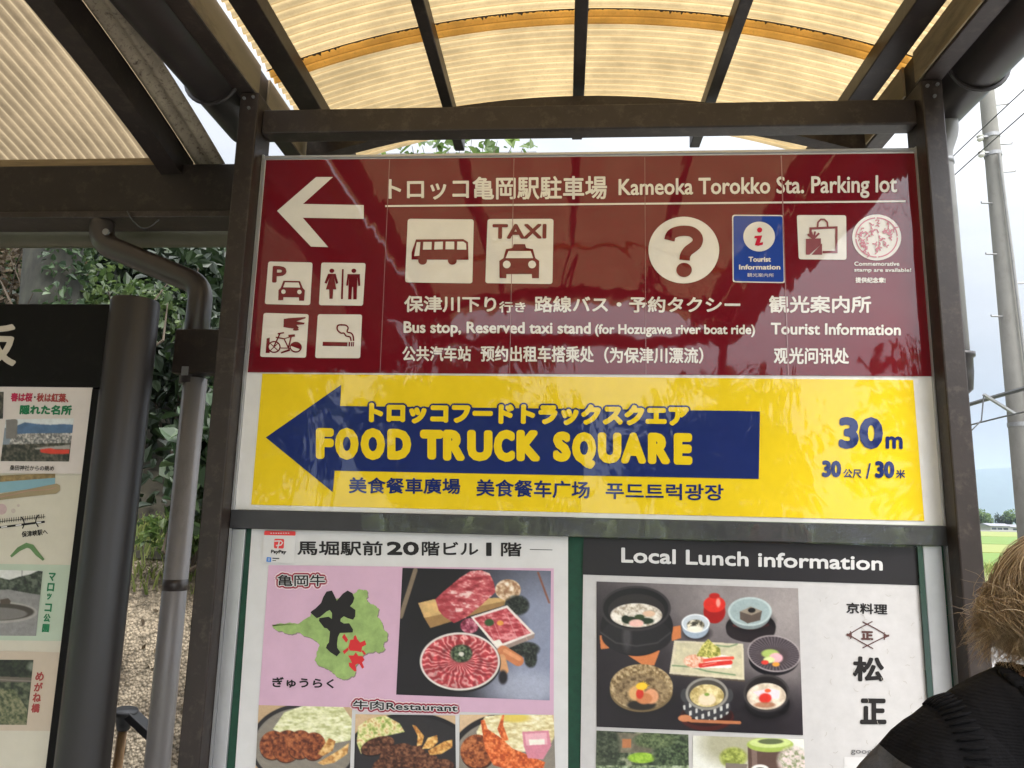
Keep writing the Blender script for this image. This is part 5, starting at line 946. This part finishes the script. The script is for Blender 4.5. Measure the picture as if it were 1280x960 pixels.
MB().bar((6.30, 8.86, 3.15), (5.86, 8.80, 3.42), .05, .03).build('support_arm', M['galv'], POLE)
MB().box(6.36, 6.50, 8.795, 8.80, 2.1, 2.32).build('number_plate', I['w'], POLE)
MB().box(6.34, 6.52, 8.795, 8.80, 1.55, 1.9).build('number_plate', I['w'], POLE)
WR = 'overhead wires running past the utility pole'
for lb, x, z, r, n in (('thin overhead wire, uppermost of those crossing the utility pole', 6.16, 7.45, .009, 'overhead_wire'), ('thin overhead wire just below the uppermost one at the pole', 6.17, 7.14, .009, 'overhead_wire'), ('thick black twisted cable crossing low in front of the utility pole', 6.12, 3.42, .030, 'overhead_cable'), ('thin lower wire just under the thick black cable', 6.16, 3.12, .012, 'overhead_cable')):
    P = [(x, y, z+.00045*(y-9)*(y-45)*(1 if y > 9 else .2)) for y in list(np.linspace(-12, 9, 14))+list(np.linspace(10, 60, 24))]
    tag(MB().tube(P, r, 6).build(n, M['wire'], loc=(x, 9, z)), lb, 'wire', WR)
tag(MB().tube([(5.86, 8.8, 3.40), (5.8, 8.8, 3.05), (5.6, 8.8, 2.85), (5.3, 8.8, 2.9), (5.1, 8.8, 3.15), (4.95, 8.8, 3.4)], .010, 6).build('drop_wire', M['wire'], loc=(5.86, 8.8, 3.4)), 'thin slack loop of wire hanging from the arm of the utility pole', 'wire', WR)
from mathutils.bvhtree import BVHTree
# ---------------------------------------------------------------- the woman at the lower right, seen from behind
PX0, PY0 = .694, -.86
PER = thing('person', 'person with wavy dark blond bob in a black scallop-necked knit top, seen from behind', 'person', (PX0, PY0, 0))
M['skin'] = mat('skin', (.50, .28, .19), .5, .06, 20)
M['knit'] = mat('black_knit', (.0045, .0042, .0048), .85, .25, 60)
t = M['knit'].node_tree; p = t.nodes['Principled BSDF']; tcn = t.nodes.new('ShaderNodeTexCoord'); wv = t.nodes.new('ShaderNodeTexWave'); wv.bands_direction = 'Z'; wv.inputs['Scale'].default_value = 85; wv.inputs['Distortion'].default_value = 3.5; wv.inputs['Detail'].default_value = 4
n4 = t.nodes.new('ShaderNodeTexNoise'); n4.inputs['Scale'].default_value = 14; n4.inputs['Detail'].default_value = 5; b4 = t.nodes.new('ShaderNodeBump'); b4.inputs['Strength'].default_value = .14; b4.inputs['Distance'].default_value = .004; b5 = t.nodes.new('ShaderNodeBump'); b5.inputs['Strength'].default_value = .8; b5.inputs['Distance'].default_value = .02
for q in (wv, n4): t.links.new(tcn.outputs['Object'], q.inputs['Vector'])
t.links.new(wv.outputs[1], b4.inputs['Height']); t.links.new(n4.outputs['Fac'], b5.inputs['Height']); t.links.new(b5.outputs[0], b4.inputs['Normal']); t.links.new(b4.outputs[0], p.inputs['Normal']); p.inputs['Specular IOR Level'].default_value = .1
M['lace'] = mat('sheer_black_lace', (.045, .045, .05), .7, .4, 90, bump=.4, bscale=200)
M['trouser'] = mat('dark_trousers', (.02, .022, .03), .8, .2, 40, bump=.3)
J = {'pel': (0, 0, .92, .135), 'wst': (0, 0, 1.04, .118), 'che': (0, .005, 1.19, .128), 'upc': (0, -.005, 1.315, .10), 'nk0': (0, .005, 1.402, .078), 'nk1': (0, .025, 1.436, .052), 'hd0': (0, .045, 1.465, .073), 'hd1': (0, .045, 1.53, .086), 'hd2': (0, .04, 1.568, .058)}
ED = [('pel', 'wst'), ('wst', 'che'), ('che', 'upc'), ('upc', 'nk0'), ('nk0', 'nk1'), ('nk1', 'hd0'), ('hd0', 'hd1'), ('hd1', 'hd2')]
for s_, n in ((-1, 'l'), (1, 'r')):
    J[n+'tz'] = (s_*.070, -.005, 1.420, .050); ED.append(('nk0', n+'tz'))
    J.update({n+'cl': (s_*.098, -.012, 1.372, .056), n+'sh': (s_*.188, -.005, 1.342, .056), n+'am': (s_*.250, 0, 1.21, .044), n+'el': (s_*.275, -.01, 1.05, .037), n+'fa': (s_*.25, .06, .93, .032), n+'wr': (s_*.20, .13, .83, .024), n+'pm': (s_*.19, .155, .785, .026),
              n+'hp': (s_*.085, 0, .85, .098), n+'th': (s_*.095, 0, .66, .080), n+'kn': (s_*.095, .005, .47, .056), n+'ca': (s_*.095, -.015, .32, .052), n+'an': (s_*.095, -.01, .09, .036), n+'to': (s_*.10, .13, .035, .030), n+'he': (s_*.095, -.04, .04, .03)})
    ED += [('upc', n+'cl'), (n+'cl', n+'sh'), (n+'sh', n+'am'), (n+'am', n+'el'), (n+'el', n+'fa'), (n+'fa', n+'wr'), (n+'wr', n+'pm'), ('pel', n+'hp'), (n+'hp', n+'th'), (n+'th', n+'kn'), (n+'kn', n+'ca'), (n+'ca', n+'an'), (n+'an', n+'to'), (n+'an', n+'he')]
    for k, (fx, ln) in enumerate(((-.020, .06), (-.007, .072), (.007, .068), (.019, .052))):
        a, b_, c = n+'f%da' % k, n+'f%db' % k, n+'f%dc' % k; bx, by, bz = s_*.19, .155, .785
        J[a] = (bx+fx*.7, by+.016, bz-.03, .010); J[b_] = (bx+fx, by+.026, bz-.03-ln*.55, .0085); J[c] = (bx+fx*.9-s_*.006, by+.020, bz-.03-ln, .0075); ED += [(n+'pm', a), (a, b_), (b_, c)]
    J[n+'ta'] = (s_*.170, .17, .79, .010); J[n+'tb'] = (s_*.155, .19, .762, .009); J[n+'tc'] = (s_*.152, .196, .738, .008); ED += [(n+'pm', n+'ta'), (n+'ta', n+'tb'), (n+'tb', n+'tc')]
ks = list(J); me = bpy.data.meshes.new('body'); me.from_pydata([(J[k][0], J[k][1], J[k][2]) for k in ks], [(ks.index(a), ks.index(b)) for a, b in ED], [])
ob = bpy.data.objects.new('body', me); COL.objects.link(ob); sk = ob.modifiers.new('skin', 'SKIN'); sk.use_smooth_shade = True
for i, k in enumerate(ks):
    v = me.skin_vertices[0].data[i]; r = J[k][3]; v.radius = (r, r); v.use_root = (k == 'pel')
    if k in ('pel', 'wst', 'che', 'upc'): v.radius = (r*1.22, r*.88)
ss = ob.modifiers.new('sub', 'SUBSURF'); ss.levels = 2; ss.render_levels = 2
dg = bpy.context.evaluated_depsgraph_get(); bm_ = bpy.data.meshes.new_from_object(ob.evaluated_get(dg)); bpy.data.objects.remove(ob)
Vb = np.array([v.co[:] for v in bm_.vertices]); Nb = np.array([v.normal[:] for v in bm_.vertices]); Fb = [tuple(p.vertices) for p in bm_.polygons]; bpy.data.meshes.remove(bm_)
# the breadth of the torso: skin vertices grow round, widen it by hand
tw = np.clip((1.36-Vb[:, 2])/.12, 0, 1)*np.clip((Vb[:, 2]-.86)/.1, 0, 1)*(np.abs(Vb[:, 0]) < .19)
O3 = np.array([PX0, PY0, 0])
body = mobj('body', Vb+O3, Fb, M['skin'], PER, smooth=True)
def garment(name, keep, off, m, wob=0):
    fs = [f for f in Fb if keep(Vb[list(f)].mean(0))]; ids = sorted({i for f in fs for i in f}); mp_ = {i: k for k, i in enumerate(ids)}; V = Vb[ids]+Nb[ids]*off
    if wob: V = V+Nb[ids]*(wob*np.sin(V[:, 2:3]*70+np.sin(V[:, 0:1]*40)*1.5)+wob*np.sin(V[:, 0:1]*55+V[:, 2:3]*20))
    o = mobj(name, V+O3, [tuple(mp_[i] for i in f) for f in fs], m, PER, smooth=True); sd = o.modifiers.new('thick', 'SOLIDIFY'); sd.thickness = .004; sd.offset = 1; s2 = o.modifiers.new('sub', 'SUBSURF'); s2.levels = 1; s2.render_levels = 1; return o
def ztop(c): return 1.372-.30*max(0, abs(c[0])-.075)**1.0*0+(-.012 if c[1] > .03 else 0)
top = garment('knit_top', lambda c: .90 < c[2] < 1.43 and not (c[2] > 1.378 and (c[0]/.148)**2+((c[1]+.028)/.082)**2 < 1) and abs(c[0]) < .235 and not (c[2] < 1.05 and abs(c[0]) > .19), .012, M['knit'], .0014)
garment('trousers', lambda c: .10 < c[2] < .93 and abs(c[0]) < .175 and c[1] < .12, .012, M['trouser'], .002)
# fluted short sleeves, sheer at the hem
for s_ in (-1, 1):
    G = []; A = np.linspace(0, 2*math.pi, 73); KP = np.array([(.120, 1.340), (.160, 1.336), (.200, 1.318), (.232, 1.282), (.256, 1.235), (.268, 1.195)]); KR = [.050, .057, .066, .076, .089, .102]
    for q in np.linspace(0, 1, 18):
        u_ = q*5; c0 = np.array([np.interp(u_, range(6), KP[:, 0]), np.interp(u_, range(6), KP[:, 1])]); c1 = np.array([np.interp(min(5, u_+.3), range(6), KP[:, 0])-np.interp(max(0, u_-.3), range(6), KP[:, 0]), np.interp(min(5, u_+.3), range(6), KP[:, 1])-np.interp(max(0, u_-.3), range(6), KP[:, 1])]); c1 /= np.linalg.norm(c1); r = np.interp(u_, range(6), KR)
        pn = np.array([-c1[1], c1[0]]); fl = max(0, q-.45)
        G.append([(PX0+s_*(c0[0]+pn[0]*r*(1+.22*fl*math.sin(7*a))*math.cos(a)), PY0-.003+r*1.05*(1+.22*fl*math.sin(7*a+.6))*math.sin(a), c0[1]+pn[1]*r*(1+.22*fl*math.sin(7*a))*math.cos(a)+.010*fl*math.sin(5*a)) for a in A])
    G = np.array(G); o = MB().grid(G[:12]).build('sleeve', M['knit'], PER, smooth=True); o2 = MB().grid(G[11:]).build('sheer_hem', M['lace'], o, smooth=True)
    # raised pleats along the shoulder seam, laid onto the garment
    bt = BVHTree.FromPolygons([tuple(p) for p in G.reshape(-1, 3)]+[tuple(v.co+top.location+Vector((PX0, PY0, 0))) for v in top.data.vertices], [(i*73+j, i*73+j+1, (i+1)*73+j+1, (i+1)*73+j) for i in range(17) for j in range(72)]+[tuple(len(G)*73+q for q in p.vertices) for p in top.data.polygons])
    for k in range(26):
        a = R_(112-5.6*k); P = []
        for dx in (.206, .216, .226, .236):
            cx = Vector((PX0+s_*(dx+.012*math.sin(a)), PY0, 1.312-.0026*k)); d = Vector((0, -math.cos(a), math.sin(a))); h = bt.ray_cast(cx+d*.3, -d)
            if h[0] is not None: P.append(h[0]+d*.0015)
        if len(P) == 4: MB().tube(P, [.0012, .0027, .0027, .0012], 7).build('shoulder_pleat', M['knit'], PER, smooth=True)
# scalloped neckline, lying on the body
s = MB(); n = 56; bt = BVHTree.FromPolygons([tuple(v) for v in Vb+O3], Fb)
for k in range(n):
    a = 2*math.pi*k/n; c = Vector((PX0+.150*math.cos(a), PY0-.028+.084*math.sin(a), 1.6)); h = bt.ray_cast(c, Vector((0, 0, -1)))
    if h[0] is None or h[0].z < 1.380:
        d = Vector((math.cos(a), math.sin(a), 0)); h = bt.ray_cast(Vector((PX0, PY0-.01, 1.382))+d*.5, -d)
    if h[0] is None: continue
    P = np.array(h[0]); N = np.array(h[1]); i2 = np.array([-math.cos(a), -math.sin(a), 0])
    s.tube([P+N*.006-i2*.012, P+N*.008, P+N*.005+i2*.010+(0, 0, .003*math.sin(k*2.1))], [.009, .0075, .004], 7)
s.build('scalloped_neckline', M['knit'], PER, smooth=True)
# face, mostly turned away
for s_ in (-1, 1):
    MB().tube([(PX0+s_*.036, PY0+.112, 1.535), (PX0+s_*.036, PY0+.124, 1.535), (PX0+s_*.036, PY0+.128, 1.535)], [.012, .011, .005], 12).build('eye', mat('eye_white', (.7, .7, .68), .2, .02, 5), PER, smooth=True)
    MB().tube([(PX0+s_*.088, PY0+.035, 1.50), (PX0+s_*.096, PY0+.03, 1.525), (PX0+s_*.094, PY0+.03, 1.55)], [.008, .014, .009], 10).build('ear', M['skin'], PER, smooth=True)
MB().tube([(PX0, PY0+.125, 1.54), (PX0, PY0+.14, 1.515), (PX0, PY0+.147, 1.502), (PX0, PY0+.128, 1.496)], [.007, .010, .012, .010], 10).build('nose', M['skin'], PER, smooth=True)
MB().tube([(PX0-.022, PY0+.122, 1.474), (PX0, PY0+.130, 1.475), (PX0+.022, PY0+.122, 1.474)], [.003, .006, .003], 8).build('mouth', mat('lips', (.42, .12, .11), .4, .05, 9), PER, smooth=True)
# hair: a cap, then locks of strands that fall from the parting and curl in at the tips
m, t, p = nodes('dark_blond_hair'); g = t.nodes.new('ShaderNodeNewGeometry'); r = t.nodes.new('ShaderNodeValToRGB'); e = r.color_ramp.elements
e[0].color = (.13, .075, .034, 1); e[1].color = (.56, .42, .26, 1); q = e.new(.4); q.color = (.27, .18, .095, 1); q = e.new(.8); q.color = (.41, .29, .165, 1)
t.links.new(g.outputs['Random Per Island'], r.inputs[0]); t.links.new(r.outputs[0], p.inputs['Base Color']); p.inputs['Roughness'].default_value = .5; p.inputs['Specular IOR Level'].default_value = .6; M['hair'] = m
HC = np.array([PX0, PY0+.035, 1.498])
s = MB(); G = []
for i in range(14):
    th = i/13*math.pi*.60; G.append([HC+np.array([.097*math.sin(th)*math.cos(a), .100*math.sin(th)*math.sin(a)-.004, .097*math.cos(th)-(0 if math.sin(a) < .5 else 0)]) for a in np.linspace(R_(150-0), R_(390), 36)])
HAIR = s.grid(np.array(G)).build('hair', mat('hair_roots', (.10, .055, .022), .6, .3, 60), PER, smooth=True)
rs = np.random.RandomState(12); V = []; F = []
def strand(P, r0):
    P = np.array(P); n = len(P); T = np.gradient(P, axis=0); T /= np.linalg.norm(T, axis=1)[:, None]+1e-9; N = np.cross(T, rs.normal(0, 1, 3)); N /= np.linalg.norm(N, axis=1)[:, None]+1e-9; B_ = np.cross(T, N); k = len(V)
    for i in range(n):
        r_ = r0*(1-.75*(i/(n-1))**3)
        for c, s1 in ((1, 0), (-.5, .866), (-.5, -.866)): V.append(tuple(P[i]+r_*(c*N[i]+s1*B_[i])))
    for i in range(n-1):
        for j in range(3): F.append((k+i*3+j, k+i*3+(j+1) % 3, k+i*3+3+(j+1) % 3, k+i*3+3+j))
for L in range(430):
    az = R_(rs.uniform(135, 405)); r1 = rs.uniform(.97, 1.09); ph = rs.uniform(0, 6.28); wav = rs.uniform(.008, .020); fr = rs.uniform(20, 34); tipz = rs.uniform(1.415, 1.462)+.008*math.sin(az*3); curl = rs.uniform(-.05, .06); th0 = rs.uniform(.05, .75)*(1 if L % 3 else 2.0); cl = rs.uniform(.0035, .0085)
    base = []
    for q in np.linspace(0, 1, 22):
        th = th0+(1.62-th0)*min(1, q/.55); rr = .098*r1*(1+.13*max(0, min(1, (th-.7)/.9)))
        if q <= .55: pnt = np.array([rr*math.sin(th)*math.cos(az), rr*1.02*math.sin(th)*math.sin(az), rr*math.cos(th)]); z0_ = pnt[2]
        else:
            w = (q-.55)/.45; inn = 1+.05*math.sin(w*2.6)-curl*6*w**2.4; pnt = np.array([rr*inn*math.cos(az), rr*1.02*inn*math.sin(az), z0_+(tipz-HC[2]-z0_)*w])
        wv = wav*min(1, q*q*2.2); tang = np.array([-math.sin(az), math.cos(az), 0]); rad = np.array([math.cos(az), math.sin(az), 0]); base.append(HC+pnt+tang*wv*math.sin(fr*q*.55+ph)+rad*wv*.8*math.cos(fr*q*.55+ph))
    base = np.array(base)
    for k in range(32):
        d = rs.normal(0, 1, 3)*cl; sp = np.linspace(.45, 1, 22)[:, None]; jit = rs.normal(0, .0008, (22, 3)); jit = np.cumsum(jit, 0)*.7; strand(base+d*sp+jit, rs.uniform(.0003, .00062))
mobj('hair_locks', V, F, M['hair'], HAIR, smooth=True)
V = []; F = []
for k in range(60):
    z0_ = rs.uniform(1.44, 1.53); az = R_(rs.uniform(165, 235)); p0 = HC+np.array([.110*math.cos(az), .110*math.sin(az), z0_-HC[2]]); l = rs.uniform(.03, .085); P = [p0]; d = np.array([math.cos(az), math.sin(az)*.7, rs.uniform(-.2, .5)])
    for j in range(9): d = d+rs.normal(0, .22, 3)+np.array([0, 0, -.05]); d /= np.linalg.norm(d); P.append(P[-1]+d*l/9)
    strand(P, .0005)
mobj('flyaway_hair', V, F, M['hair'], HAIR, smooth=True)
# ---------------------------------------------------------------- the air between here and the hills
m = bpy.data.materials.new('haze_air'); m.use_nodes = True; t = m.node_tree; t.nodes.remove(t.nodes['Principled BSDF'])
v = t.nodes.new('ShaderNodeVolumePrincipled'); v.inputs['Color'].default_value = (.66, .82, 1.0, 1); v.inputs['Density'].default_value = .00021; v.inputs['Anisotropy'].default_value = .2
t.links.new(v.outputs[0], t.nodes['Material Output'].inputs['Volume'])
kind(MB().box(-6400, 6400, -6400, 9400, -1.5, 330).build('haze', m), 'stuff')
